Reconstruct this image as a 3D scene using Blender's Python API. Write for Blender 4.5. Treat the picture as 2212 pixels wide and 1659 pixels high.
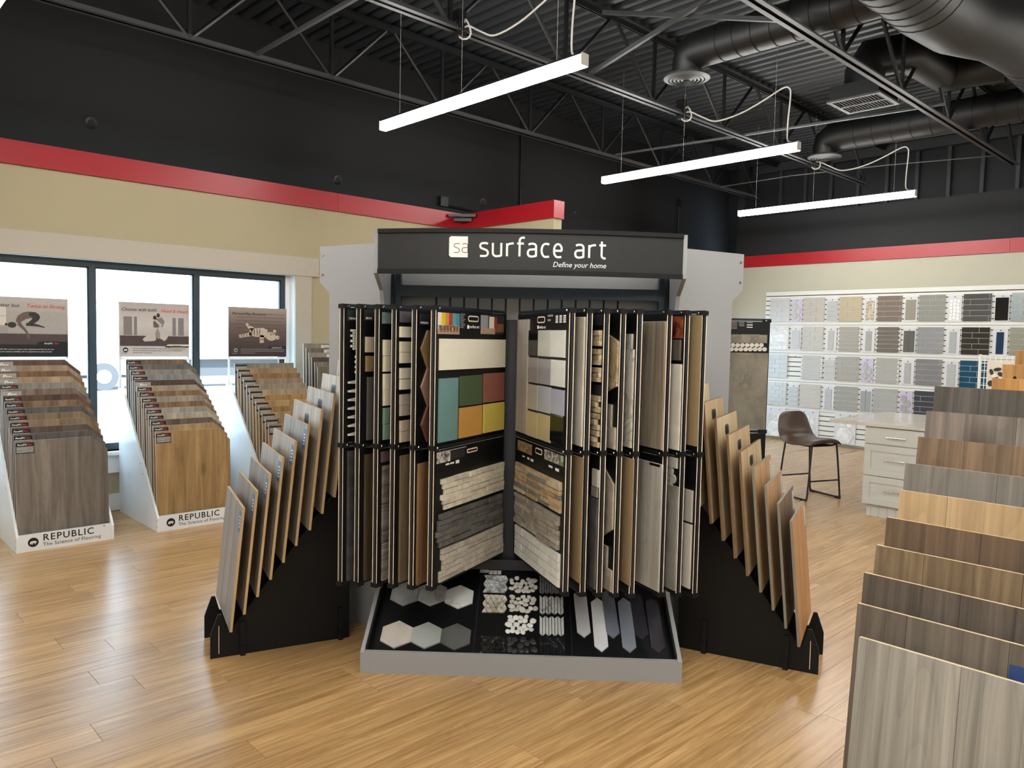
import bpy, math, random
from mathutils import Matrix, Vector

random.seed(7)
scene = bpy.context.scene
for o in list(bpy.data.objects):
    bpy.data.objects.remove(o)
COL = scene.collection

# ------------------------------------------------------------------ camera
PW, PH = 2212.0, 1659.0
FPX = 1653.35
YAW, PITCH, ROLL = 0.8101629, -0.0594947, 0.021038
CAMH = 1.6
FW = Vector((math.cos(YAW)*math.cos(PITCH), math.sin(YAW)*math.cos(PITCH), math.sin(PITCH)))
_r = Vector((math.sin(YAW), -math.cos(YAW), 0))
_u = _r.cross(FW)
RT = _r*math.cos(ROLL) + _u*math.sin(ROLL)
UP = -_r*math.sin(ROLL) + _u*math.cos(ROLL)
CP = Vector((0, 0, CAMH))
cam = bpy.data.cameras.new('camera')
cam.sensor_fit = 'HORIZONTAL'
cam.sensor_width = 36.0
cam.lens = 36.0*FPX/PW
cam.clip_start = 0.05
cam.clip_end = 300
camo = bpy.data.objects.new('camera', cam)
COL.objects.link(camo)
camo.matrix_world = Matrix(((RT.x, UP.x, -FW.x, CP.x), (RT.y, UP.y, -FW.y, CP.y),
                            (RT.z, UP.z, -FW.z, CP.z), (0, 0, 0, 1)))
scene.camera = camo

# ------------------------------------------------------------------ world, sun, exposure
EXPOSURE = 1.4
SKY = 3.0
SUN = 8.0
LAMP = 24.0
w = bpy.data.worlds.new('sky')
scene.world = w
w.use_nodes = True
bg = w.node_tree.nodes['Background']
bg.inputs[0].default_value = (0.60, 0.79, 1.0, 1)
bg.inputs[1].default_value = SKY
sl = bpy.data.lights.new('sun', 'SUN')
sl.energy = SUN
sl.angle = 0.01
sl.color = (1.0, 0.95, 0.88)
so = bpy.data.objects.new('sun', sl)
COL.objects.link(so)
so.rotation_euler = Vector((0.25, 1.0, -0.95)).to_track_quat('-Z', 'Y').to_euler()
vs = scene.view_settings
vs.view_transform = 'Standard'
vs.look = 'None'
vs.gamma = 1.0
vs.use_curve_mapping = False
vs.exposure = EXPOSURE


# ------------------------------------------------------------------ pixel helpers
def ray(x, y):
    return FW + RT*((x-PW/2)/FPX) - UP*((y-PH/2)/FPX)


def onz(x, y, z=0.0):
    d = ray(x, y)
    return CP + d*((z-CAMH)/d.z)


def onx(x, y, X):
    d = ray(x, y)
    return CP + d*(X/d.x)


def ony(x, y, Y):
    d = ray(x, y)
    return CP + d*(Y/d.y)


def onpl(x, y, P, n):
    d = ray(x, y)
    return CP + d*((Vector(P)-CP).dot(n)/d.dot(n))


# ------------------------------------------------------------------ materials
def lin(c):
    c = c/255.0
    return c/12.92 if c <= 0.04045 else ((c+0.055)/1.055)**2.4


def S(r, g, b):
    return (lin(r), lin(g), lin(b), 1.0)


MATS = {}


def newmat(name):
    m = bpy.data.materials.new(name)
    m.use_nodes = True
    nt = m.node_tree
    return m, nt, nt.nodes['Principled BSDF']


def mix(nt, a, b, fac, blend='MIX'):
    n = nt.nodes.new('ShaderNodeMix')
    n.data_type = 'RGBA'
    n.blend_type = blend
    for k, val in ((0, fac), (6, a), (7, b)):
        if hasattr(val, 'default_value') or hasattr(val, 'links'):
            nt.links.new(val, n.inputs[k])
        else:
            n.inputs[k].default_value = val
    return n.outputs[2]


def plain(name, c, rough=0.5, metal=0.0, var=0.06, scale=30.0, bump=0.0, spec=0.5):
    """one colour with a faint procedural mottling"""
    if name in MATS:
        return MATS[name]
    m, nt, b = newmat(name)
    col = S(*c) if max(c) > 1.0 else (c[0], c[1], c[2], 1)
    tc = nt.nodes.new('ShaderNodeTexCoord')
    nz = nt.nodes.new('ShaderNodeTexNoise')
    nz.inputs['Scale'].default_value = scale
    nz.inputs['Detail'].default_value = 3
    nt.links.new(tc.outputs['Object'], nz.inputs['Vector'])
    d = tuple(x*(1-var) for x in col[:3])+(1,)
    l = tuple(min(1, x*(1+var)) for x in col[:3])+(1,)
    nt.links.new(mix(nt, d, l, nz.outputs['Fac']), b.inputs['Base Color'])
    b.inputs['Roughness'].default_value = rough
    b.inputs['Metallic'].default_value = metal
    b.inputs['Specular IOR Level'].default_value = spec
    if bump:
        bp = nt.nodes.new('ShaderNodeBump')
        bp.inputs['Strength'].default_value = bump
        bp.inputs['Distance'].default_value = 0.002
        nt.links.new(nz.outputs['Fac'], bp.inputs['Height'])
        nt.links.new(bp.outputs['Normal'], b.inputs['Normal'])
    MATS[name] = m
    return m


def desat(c, k):
    g = 0.3*c[0]+0.55*c[1]+0.15*c[2]
    return tuple(g+(x-g)*k for x in c)


def wood(name, light, dark, axis='Z', rough=0.45, var=0.18, along=1.3, across=22.0, knots=0.0, spec=0.5, figure=0.12, sat=0.8):
    if name in MATS:
        return MATS[name]
    m, nt, b = newmat(name)
    N = nt.nodes.new
    L = nt.links.new
    tc = N('ShaderNodeTexCoord')
    oi = N('ShaderNodeObjectInfo')
    mp = N('ShaderNodeMapping')
    sc = {'X': (along, across, across), 'Z': (across, across, along)}[axis]
    mp.inputs['Scale'].default_value = sc
    ml = N('ShaderNodeMath')
    ml.operation = 'MULTIPLY'
    ml.inputs[1].default_value = 37.0
    L(oi.outputs['Random'], ml.inputs[0])
    L(tc.outputs['Object'], mp.inputs['Vector'])
    cx = N('ShaderNodeCombineXYZ')
    for k in range(3):
        L(ml.outputs[0], cx.inputs[k])
    L(cx.outputs[0], mp.inputs['Location'])
    n1 = N('ShaderNodeTexNoise')
    n1.inputs['Scale'].default_value = 1.0
    n1.inputs['Detail'].default_value = 7
    n1.inputs['Roughness'].default_value = 0.62
    n1.inputs['Distortion'].default_value = 0.8
    L(mp.outputs[0], n1.inputs['Vector'])
    n2 = N('ShaderNodeTexNoise')
    n2.inputs['Scale'].default_value = 0.22
    n2.inputs['Detail'].default_value = 3
    n2.inputs['Distortion'].default_value = 1.6
    L(mp.outputs[0], n2.inputs['Vector'])
    r1 = N('ShaderNodeValToRGB')
    r1.color_ramp.elements[0].position = 0.33
    r1.color_ramp.elements[1].position = 0.68
    r1.color_ramp.elements[0].color = S(*desat(dark, sat))
    r1.color_ramp.elements[1].color = S(*desat(light, sat))
    L(n1.outputs['Fac'], r1.inputs['Fac'])
    r2 = N('ShaderNodeValToRGB')
    r2.color_ramp.elements[0].position = 0.35
    r2.color_ramp.elements[1].position = 0.65
    r2.color_ramp.elements[0].color = (1-var, 1-var, 1-var, 1)
    r2.color_ramp.elements[1].color = (1+var*0.3,)*3+(1,)
    L(n2.outputs['Fac'], r2.inputs['Fac'])
    c = mix(nt, r1.outputs[0], r2.outputs[0], 1.0, 'MULTIPLY')
    mw = N('ShaderNodeMapping')
    mw.inputs['Scale'].default_value = {'X': (0.9, 7.0, 7.0), 'Z': (7.0, 7.0, 0.9)}[axis]
    L(cx.outputs[0], mw.inputs['Location'])
    L(tc.outputs['Object'], mw.inputs['Vector'])
    wv = N('ShaderNodeTexNoise')
    wv.inputs['Scale'].default_value = 1.0
    wv.inputs['Detail'].default_value = 1.5
    wv.inputs['Distortion'].default_value = 0.5
    L(mw.outputs[0], wv.inputs['Vector'])
    wm = N('ShaderNodeMath')
    wm.operation = 'MULTIPLY'
    wm.inputs[1].default_value = 14.0
    L(wv.outputs['Fac'], wm.inputs[0])
    wf = N('ShaderNodeMath')
    wf.operation = 'FRACT'
    L(wm.outputs[0], wf.inputs[0])
    rw_ = N('ShaderNodeValToRGB')
    e_ = rw_.color_ramp.elements
    e_[0].position, e_[0].color = 0.0, (1-figure, 1-figure, 1-figure, 1)
    e_[1].position, e_[1].color = 1.0, (1, 1, 1, 1)
    k_ = e_.new(0.35)
    k_.color = (1, 1, 1, 1)
    L(wf.outputs[0], rw_.inputs['Fac'])
    c = mix(nt, c, rw_.outputs[0], 1.0, 'MULTIPLY')
    mr = N('ShaderNodeMapRange')
    mr.inputs['To Min'].default_value = 1-var*0.6
    mr.inputs['To Max'].default_value = 1+var*0.4
    L(oi.outputs['Random'], mr.inputs['Value'])
    cc = N('ShaderNodeCombineColor')
    for k in range(3):
        L(mr.outputs[0], cc.inputs[k])
    c = mix(nt, c, cc.outputs[0], 1.0, 'MULTIPLY')
    if knots:
        vo = N('ShaderNodeTexVoronoi')
        vo.inputs['Scale'].default_value = knots
        mp2 = N('ShaderNodeMapping')
        mp2.inputs['Scale'].default_value = (1.6, 1.6, 0.8) if axis == 'Z' else (0.8, 1.6, 1.6)
        L(cx.outputs[0], mp2.inputs['Location'])
        L(tc.outputs['Object'], mp2.inputs['Vector'])
        L(mp2.outputs[0], vo.inputs['Vector'])
        rk = N('ShaderNodeValToRGB')
        rk.color_ramp.elements[0].position = 0.03
        rk.color_ramp.elements[1].position = 0.16
        rk.color_ramp.elements[0].color = (0.25, 0.2, 0.16, 1)
        rk.color_ramp.elements[1].color = (1, 1, 1, 1)
        L(vo.outputs['Distance'], rk.inputs['Fac'])
        c = mix(nt, c, rk.outputs[0], 1.0, 'MULTIPLY')
    L(c, b.inputs['Base Color'])
    b.inputs['Roughness'].default_value = rough
    b.inputs['Specular IOR Level'].default_value = spec
    bp = N('ShaderNodeBump')
    bp.inputs['Strength'].default_value = 0.12
    bp.inputs['Distance'].default_value = 0.001
    L(n1.outputs['Fac'], bp.inputs['Height'])
    L(bp.outputs['Normal'], b.inputs['Normal'])
    MATS[name] = m
    return m


def stone(name, c1, c2, vein=None, scale=14.0, rough=0.45, bump=0.3, vscale=5.0):
    if name in MATS:
        return MATS[name]
    m, nt, b = newmat(name)
    N = nt.nodes.new
    L = nt.links.new
    tc = N('ShaderNodeTexCoord')
    oi = N('ShaderNodeObjectInfo')
    mp = N('ShaderNodeMapping')
    ml = N('ShaderNodeVectorMath')
    ml.operation = 'SCALE'
    ml.inputs[0].default_value = (31, 17, 23)
    L(oi.outputs['Random'], ml.inputs['Scale'])
    L(ml.outputs[0], mp.inputs['Location'])
    L(tc.outputs['Object'], mp.inputs['Vector'])
    n1 = N('ShaderNodeTexNoise')
    n1.inputs['Scale'].default_value = scale
    n1.inputs['Detail'].default_value = 6
    n1.inputs['Distortion'].default_value = 0.6
    L(mp.outputs[0], n1.inputs['Vector'])
    r1 = N('ShaderNodeValToRGB')
    r1.color_ramp.elements[0].position = 0.35
    r1.color_ramp.elements[1].position = 0.65
    r1.color_ramp.elements[0].color = S(*c1)
    r1.color_ramp.elements[1].color = S(*c2)
    L(n1.outputs['Fac'], r1.inputs['Fac'])
    c = r1.outputs[0]
    if vein:
        n3 = N('ShaderNodeTexNoise')
        n3.inputs['Scale'].default_value = vscale
        n3.inputs['Detail'].default_value = 4
        n3.inputs['Distortion'].default_value = 1.5
        L(mp.outputs[0], n3.inputs['Vector'])
        r3 = N('ShaderNodeValToRGB')
        e = r3.color_ramp.elements
        e[0].position = 0.47
        e[0].color = (0, 0, 0, 1)
        e[1].position = 0.53
        e[1].color = (0, 0, 0, 1)
        k = e.new(0.5)
        k.color = (1, 1, 1, 1)
        L(n3.outputs['Fac'], r3.inputs['Fac'])
        c = mix(nt, c, S(*vein), r3.outputs[0])
    mr = N('ShaderNodeMapRange')
    mr.inputs['To Min'].default_value = 0.86
    mr.inputs['To Max'].default_value = 1.06
    L(oi.outputs['Random'], mr.inputs['Value'])
    cc = N('ShaderNodeCombineColor')
    for k in range(3):
        L(mr.outputs[0], cc.inputs[k])
    c = mix(nt, c, cc.outputs[0], 1.0, 'MULTIPLY')
    L(c, b.inputs['Base Color'])
    b.inputs['Roughness'].default_value = rough
    if bump:
        bp = N('ShaderNodeBump')
        bp.inputs['Strength'].default_value = bump
        bp.inputs['Distance'].default_value = 0.004
        L(n1.outputs['Fac'], bp.inputs['Height'])
        L(bp.outputs['Normal'], b.inputs['Normal'])
    MATS[name] = m
    return m


def glow(name, c, strength):
    m, nt, b = newmat(name)
    b.inputs['Base Color'].default_value = (0.9, 0.9, 0.9, 1)
    b.inputs['Emission Color'].default_value = (c[0], c[1], c[2], 1)
    b.inputs['Emission Strength'].default_value = strength
    MATS[name] = m
    return m


def glassmat(name):
    m, nt, b = newmat(name)
    N = nt.nodes.new
    out = nt.nodes['Material Output']
    t = N('ShaderNodeBsdfTransparent')
    t.inputs[0].default_value = (0.93, 0.97, 0.97, 1)
    g = N('ShaderNodeBsdfGlossy')
    g.inputs['Roughness'].default_value = 0.02
    f = N('ShaderNodeLayerWeight')
    f.inputs[0].default_value = 0.25
    fm = N('ShaderNodeMath')
    fm.operation = 'MULTIPLY'
    fm.inputs[1].default_value = 0.25
    nt.links.new(f.outputs['Facing'], fm.inputs[0])
    mx = N('ShaderNodeMixShader')
    nt.links.new(fm.outputs[0], mx.inputs[0])
    nt.links.new(t.outputs[0], mx.inputs[1])
    nt.links.new(g.outputs[0], mx.inputs[2])
    nt.links.new(mx.outputs[0], out.inputs[0])
    MATS[name] = m
    return m


# ------------------------------------------------------------------ mesh helpers
class MB:
    def __init__(s):
        s.v = []
        s.f = []
        s.mi = []
        s.smooth = []
        s.cur = 0

    def face(s, idx, sm=False):
        s.f.append(tuple(idx))
        s.mi.append(s.cur)
        s.smooth.append(sm)

    def add(s, verts, faces, sm=False):
        o = len(s.v)
        s.v += [tuple(p) for p in verts]
        for f in faces:
            s.face([i+o for i in f], sm)
        return s

    def box(s, x0, y0, z0, x1, y1, z1, T=None):
        x0, x1 = min(x0, x1), max(x0, x1)
        y0, y1 = min(y0, y1), max(y0, y1)
        z0, z1 = min(z0, z1), max(z0, z1)
        vs_ = [Vector(p) for p in ((x0, y0, z0), (x1, y0, z0), (x1, y1, z0), (x0, y1, z0),
                                   (x0, y0, z1), (x1, y0, z1), (x1, y1, z1), (x0, y1, z1))]
        if T is not None:
            vs_ = [T @ p for p in vs_]
        return s.add(vs_, [(0, 3, 2, 1), (4, 5, 6, 7), (0, 1, 5, 4), (1, 2, 6, 5), (2, 3, 7, 6), (3, 0, 4, 7)])

    def prism(s, poly, a, b, ax='Z', ch=0.0):
        """poly: 2-D outline swept from a to b along ax; ch: chamfer of the b end"""
        def P(p, h):
            if ax == 'Z':
                return (p[0], p[1], h)
            if ax == 'Y':
                return (p[0], h, p[1])
            return (h, p[0], p[1])
        n = len(poly)
        rings = [[P(p, a) for p in poly]]
        if ch:
            cx = sum(p[0] for p in poly)/n
            cy = sum(p[1] for p in poly)/n
            r = max(math.hypot(p[0]-cx, p[1]-cy) for p in poly)
            k = max(0.0, 1-ch/r)
            h = b-ch if b > a else b+ch
            rings.append([P(p, h) for p in poly])
            rings.append([P((cx+(p[0]-cx)*k, cy+(p[1]-cy)*k), b) for p in poly])
        else:
            rings.append([P(p, b) for p in poly])
        o = len(s.v)
        for r in rings:
            s.v += r
        m = len(rings)
        area = sum(poly[i][0]*poly[(i+1) % n][1]-poly[(i+1) % n][0]*poly[i][1] for i in range(n))
        flip = (area > 0) ^ (b > a) ^ (ax == 'Y')
        def F(ix):
            s.face(ix if not flip else ix[::-1])
        F([o+i for i in range(n)][::-1])
        F([o+(m-1)*n+i for i in range(n)])
        for k in range(m-1):
            for i in range(n):
                j = (i+1) % n
                F([o+k*n+i, o+k*n+j, o+(k+1)*n+j, o+(k+1)*n+i])
        return s

    def tube(s, pts, r, n=8, cap=True, closed=False):
        pts = [Vector(p) for p in pts]
        o = len(s.v)
        m = len(pts)
        rr = r if isinstance(r, (list, tuple)) else [r]*m
        prev = None
        for i, p in enumerate(pts):
            if closed:
                t = pts[(i+1) % m]-pts[i-1]
            else:
                t = (pts[min(i+1, m-1)]-pts[max(i-1, 0)])
            t.normalize()
            if prev is None:
                a = Vector((0, 0, 1)) if abs(t.z) < 0.9 else Vector((1, 0, 0))
                nx = t.cross(a).normalized()
            else:
                nx = (prev-t*prev.dot(t)).normalized()
            prev = nx
            ny = t.cross(nx)
            for k in range(n):
                an = 2*math.pi*k/n
                s.v.append(tuple(p+nx*(rr[i]*math.cos(an))+ny*(rr[i]*math.sin(an))))
        segs = m if closed else m-1
        for i in range(segs):
            j = (i+1) % m
            for k in range(n):
                l = (k+1) % n
                s.face((o+i*n+k, o+i*n+l, o+j*n+l, o+j*n+k), n > 5)
        if cap and not closed:
            s.face([o+k for k in range(n)][::-1])
            s.face([o+(m-1)*n+k for k in range(n)])
        return s

    def disc(s, c, r, z0, z1, n=16, ax='Z'):
        return s.prism([(c[0]+r*math.cos(2*math.pi*k/n), c[1]+r*math.sin(2*math.pi*k/n)) for k in range(n)], z0, z1, ax)

    def lathe(s, prof, n=16, c=(0, 0, 0)):
        o = len(s.v)
        for r, z in prof:
            for k in range(n):
                a = 2*math.pi*k/n
                s.v.append((c[0]+r*math.cos(a), c[1]+r*math.sin(a), c[2]+z))
        for i in range(len(prof)-1):
            for k in range(n):
                l = (k+1) % n
                s.face((o+i*n+k, o+i*n+l, o+(i+1)*n+l, o+(i+1)*n+k), True)
        return s

    def mesh(s, name, *mats):
        me = bpy.data.meshes.new(name)
        me.from_pydata(s.v, [], s.f)
        for m in mats:
            me.materials.append(m)
        me.polygons.foreach_set('material_index', s.mi)
        me.polygons.foreach_set('use_smooth', s.smooth)
        me.update()
        if any(s.smooth):
            me.set_sharp_from_angle(angle=0.7)
        return me


def ob(name, me, parent=None, loc=(0, 0, 0), rot=(0, 0, 0), **kw):
    o = bpy.data.objects.new(name, me)
    COL.objects.link(o)
    if parent:
        o.parent = parent
    o.location = loc
    o.rotation_euler = rot
    for k, val in kw.items():
        o[k] = val
    return o


def box_ob(name, dims, m, parent=None, **kw):
    """box given as x0,y0,z0,x1,y1,z1 in the parent's frame, with its origin at its centre bottom"""
    x0, y0, z0, x1, y1, z1 = dims
    cx, cy, cz = (x0+x1)/2, (y0+y1)/2, (z0+z1)/2
    key = ('box', round(abs(x1-x0), 5), round(abs(y1-y0), 5), round(abs(z1-z0), 5), m.name)
    if key not in MESH:
        a, b, c = abs(x1-x0)/2, abs(y1-y0)/2, abs(z1-z0)/2
        MESH[key] = MB().box(-a, -b, -c, a, b, c).mesh(name, m)
    return ob(name, MESH[key], parent, (cx, cy, cz), **kw)


MESH = {}


def thing(name, label, cat, loc=(0, 0, 0), rz=0.0, group=None):
    o = ob(name, None, None, loc, (0, 0, rz), label=label, category=cat)
    o.empty_display_size = 0.1
    if group:
        o['group'] = group
    return o


def tag(o, label, cat, group=None):
    o['label'] = label
    o['category'] = cat
    if group:
        o['group'] = group
    return o


def struct(name, mb, *mats, parent=None):
    o = ob(name, mb.mesh(name, *mats), parent)
    if parent is None:
        o['kind'] = 'structure'
    return o


# ------------------------------------------------------------------ lettering: built before anything else
TEXT = {}


def text_mesh(s, size, m, shear=0.0, align='LEFT', space=1.0, bold=0.0, linesp=1.0, ext=0.0004):
    key = (s, size, m.name, shear, align, space, bold)
    if key in TEXT:
        return TEXT[key]
    cu = bpy.data.curves.new('lettering', 'FONT')
    cu.body = s
    cu.size = size
    cu.shear = shear
    cu.align_x = align
    cu.space_character = space
    cu.space_line = linesp
    cu.offset = bold
    cu.resolution_u = 3
    cu.extrude = ext
    to = bpy.data.objects.new('lettering', cu)
    COL.objects.link(to)
    dg = bpy.context.evaluated_depsgraph_get()
    dg.update()
    me = bpy.data.meshes.new_from_object(to.evaluated_get(dg))
    bpy.data.objects.remove(to)
    me.materials.clear()
    me.materials.append(m)
    me.name = 'lettering'
    TEXT[key] = me
    return me


M_WHITE_INK = plain('white_ink', (238, 238, 235), 0.5)
M_BLACK_INK = plain('black_ink', (18, 18, 20), 0.5)
M_RED_INK = plain('red_ink', (205, 45, 52), 0.5)
M_GREY_INK = plain('grey_ink', (150, 150, 150), 0.5)
T_REPUBLIC = text_mesh('REPUBLIC', 0.068, M_BLACK_INK, space=1.18, bold=0.0008)
T_SCIENCE = text_mesh('The Science of Flooring', 0.036, M_BLACK_INK, space=1.1)
T_R = text_mesh('®', 0.02, M_BLACK_INK)
T_P1A = text_mesh('Not just better but', 0.040, M_BLACK_INK, shear=0.25, align='RIGHT')
T_P1B = text_mesh('Twice as Strong', 0.042, M_RED_INK, shear=0.25, align='RIGHT')
T_P2A = text_mesh('Choose with both', 0.0395, M_BLACK_INK, shear=0.25)
T_P2B = text_mesh('Head & Heart', 0.0415, M_RED_INK, shear=0.25, align='RIGHT')
T_P3 = text_mesh('Pet and Play Resistant', 0.038, M_BLACK_INK, shear=0.25)
T_F1 = text_mesh("Republic's Pure SPC Max is twice as strong as other engineered vinyl flooring; the most\nrobust stone core for maximum durability, with no compromise on quality and style.", 0.0128, M_WHITE_INK, shear=0.25, linesp=1.5)
T_F2 = text_mesh("Fall in love with Republic's stunning floor designs, inspired by nature's beauty and backed\nby the latest manufacturing technology. Follow your heart and we will deliver your\nflooring within 2 working days!", 0.0125, M_BLACK_INK, shear=0.25, linesp=1.5)
T_LAM = text_mesh('LAMINATE', 0.018, M_WHITE_INK, space=1.3)
T_SPCW = text_mesh('PureSPC', 0.017, M_WHITE_INK, shear=0.3, bold=0.0002)
T_SPCB = text_mesh('PureSPC', 0.017, M_BLACK_INK, shear=0.3, bold=0.0002)
T_MAXR = text_mesh('Max', 0.017, M_RED_INK, shear=0.3, bold=0.0002)
T_PRO = text_mesh('Pro', 0.042, M_WHITE_INK, shear=0.3, bold=0.0004)
T_REPS = text_mesh('REPUBLIC', 0.011, M_BLACK_INK, space=1.1)
T_REPSW = text_mesh('REPUBLIC', 0.011, M_GREY_INK, space=1.1)
T_DEFINE = text_mesh('Define your home', 0.0345, M_WHITE_INK, shear=0.22, align='RIGHT')
T_SASM = text_mesh('surface art', 0.021, M_WHITE_INK)
T_TRIVIUM = text_mesh('TRIVIUM', 0.014, M_WHITE_INK)
T_BRAVE = text_mesh('BRAVE', 0.014, M_WHITE_INK)
T_PARK = text_mesh('PARKSIDE', 0.014, M_WHITE_INK)
T_IMPACT = text_mesh('IMPACT WALL', 0.012, M_WHITE_INK)

# ------------------------------------------------------------------ common materials
m_black_wall = plain('black_wall_paint', (17, 19, 23), 0.75, var=0.08, scale=6, bump=0.1)
m_black_metal = plain('black_steel_paint', (20, 22, 25), 0.45, var=0.1, scale=12)
m_joist = plain('underlit_joist_grey', (62, 64, 66), 0.5, var=0.1)  # paler than the black steel: light from below put into the colour
m_deck = plain('black_deck_paint', (44, 48, 53), 0.5, var=0.1, scale=4)
m_duct = plain('black_duct_paint', (20, 21, 23), 0.5, var=0.08, scale=5)
m_cream = plain('cream_wall_paint', (168, 157, 128), 0.7, var=0.03, scale=5, bump=0.1)
m_cream2 = plain('pale_cream_wall_paint', (172, 169, 152), 0.7, var=0.03, scale=5, bump=0.1)
m_red = plain('red_band_paint', (156, 16, 30), 0.4, var=0.05, scale=4)
m_trim = plain('putty_white_trim_paint', (176, 168, 154), 0.5, var=0.03)
m_white = plain('white_paint', (226, 228, 228), 0.4, var=0.02)
m_white_lam = plain('white_laminate', (228, 231, 232), 0.3, var=0.02)
m_frame = plain('dark_window_frame', (46, 56, 62), 0.35, var=0.05)
m_glass = glassmat('window_glass')
m_grey_lam = plain('grey_speckled_laminate', (150, 151, 152), 0.5, var=0.16, scale=420)
m_dark_lam = plain('dark_grey_panel', (40, 44, 50), 0.5)
m_black_board = plain('black_sample_board', (10, 11, 13), 0.45, var=0.1, spec=0.3)
m_black_soft = plain('black_fibreboard', (11, 12, 14), 0.55, var=0.15, scale=60, spec=0.3)
m_mdf = plain('raw_fibreboard_edge', (232, 212, 182), 0.7, var=0.06, scale=80)
m_mdf_face = plain('tan_fibreboard', (150, 128, 96), 0.6, var=0.05, scale=40)
m_blue_metal = plain('blue_black_frame_metal', (52, 60, 70), 0.3, metal=0.6, var=0.05)
m_chrome = plain('bright_bolt_metal', (205, 205, 205), 0.2, metal=1.0, var=0.03)
m_white_cord = plain('white_cord', (232, 232, 230), 0.5, var=0.03)
m_stud = plain('dark_stud_paint', (40, 42, 46), 0.6)
m_ply = plain('plywood_edge', (190, 158, 112), 0.7, var=0.2, scale=150)
m_sticker_blue = plain('pale_blue_sticker', (66, 106, 158), 0.5, var=0.08, scale=90)
m_sticker_navy = plain('navy_sticker', (38, 62, 112), 0.45, var=0.1, scale=30)
m_sticker_pale = plain('pale_paper_sticker', (200, 202, 198), 0.6, var=0.1, scale=120)
m_leather = plain('dark_brown_leather', (66, 49, 37), 0.42, var=0.18, scale=40, bump=0.25)
m_cab = plain('light_grey_cabinet_paint', (190, 190, 184), 0.4, var=0.02)
m_steel = plain('brushed_steel', (176, 168, 156), 0.25, metal=1.0, var=0.05)
m_wire = plain('white_wire', (232, 230, 222), 0.4, var=0.02)
m_quartz = stone('pale_quartz_worktop', (196, 189, 177), (206, 200, 189), scale=3, rough=0.12, bump=0)
m_paper = plain('poster_paper', (196, 190, 184), 0.5, var=0.04, scale=8)

# ================================================================== SETTING
YL, XR = 7.30, 12.13         # left (window) wall and back (tile) wall
YU, XU = 7.75, 12.90         # the upper walls stand further back
X0, Y0 = -4.5, -6.5          # walls behind the camera
ZB0, ZB1 = 2.91, 3.10        # red band
ZDECK = 4.80

# floor: slab with planks laid along x
m_plank = wood('oak_vinyl_plank', (200, 160, 106), (158, 116, 70), 'X', rough=0.27, var=0.12, along=2.0, across=42, spec=0.55, figure=0.10, sat=0.95)
m_plank_far = wood('oak_vinyl_plank_far', (200, 160, 106), (158, 116, 70), 'X', rough=0.27, var=0.12, along=2.0, across=42, spec=0.55, figure=0.10, sat=0.95)
m_gap = plain('plank_joint', (96, 74, 52), 0.8)
floor = struct('floor', MB().box(X0-0.3, Y0-0.3, -0.2, XU+0.2, YU+0.2, -0.0045), m_plank_far)
PWD, PLN = 0.1778, 1.22
me_plank = MB().prism([(-PLN/2+.0006, -PWD/2+.0006), (PLN/2-.0006, -PWD/2+.0006), (PLN/2-.0006, PWD/2-.0006), (-PLN/2+.0006, PWD/2-.0006)], -0.0045, 0.0, ch=0.0008).mesh('plank', m_plank)
cells = []
row0 = int(math.floor((-3.0-3.53)/PWD))
row1 = int(math.ceil((YL-3.53)/PWD))
for r in range(row0, row1):
    yc = 3.53+(r+0.5)*PWD
    if yc+PWD/2 > YL:
        continue
    off = random.random()*PLN
    k = int((X0)/PLN)-1
    while True:
        xc = k*PLN+off
        k += 1
        if xc-PLN/2 > XR-0.05:
            break
        x1 = min(xc+PLN/2, XR-0.02)
        if x1-PLN/2 < X0 or x1 < xc+PLN/2-0.5:
            continue
        P = Vector((xc, yc, 0))
        dep = (P-CP).dot(FW)
        px = PW/2+FPX*(P-CP).dot(RT)/dep if dep > 0.6 else -9999
        py = PH/2-FPX*(P-CP).dot(UP)/dep if dep > 0.6 else 9999
        vis = dep > 0.6 and -420 < px < PW+420 and py < PH+260
        cells.append((0 if vis else 1, P.length, xc, yc))
cells.sort()
far = MB()
for i, (nv, d, xc, yc) in enumerate(cells):
    if i < 298:
        ob('plank', me_plank, floor, (xc, yc, 0))
    elif xc+PLN/2 < XR:
        far.box(xc-PLN/2+.0006, yc-PWD/2+.0006, -.0045, xc+PLN/2-.0006, yc+PWD/2-.0006, -0.0002)
fo = ob('planks_beyond', far.mesh('planks_beyond', m_plank_far), floor)
fo['kind'] = 'stuff'

# left wall, lower part, with two window openings (x0, x1, z0, z1)
WIN1 = (0.08, 3.83, 0.53, 2.20)
WIN2 = (9.2, 11.80, 0.53, 2.20)


def wall_y(mb, y0, y1, xa, xb, z0, z1, holes):
    xs = xa
    for (a, b, c, d) in holes:
        mb.box(xs, y0, z0, a, y1, z1)
        mb.box(a, y0, z0, b, y1, c)
        mb.box(a, y0, d, b, y1, z1)
        xs = b
    mb.box(xs, y0, z0, xb, y1, z1)
    return mb


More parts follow.
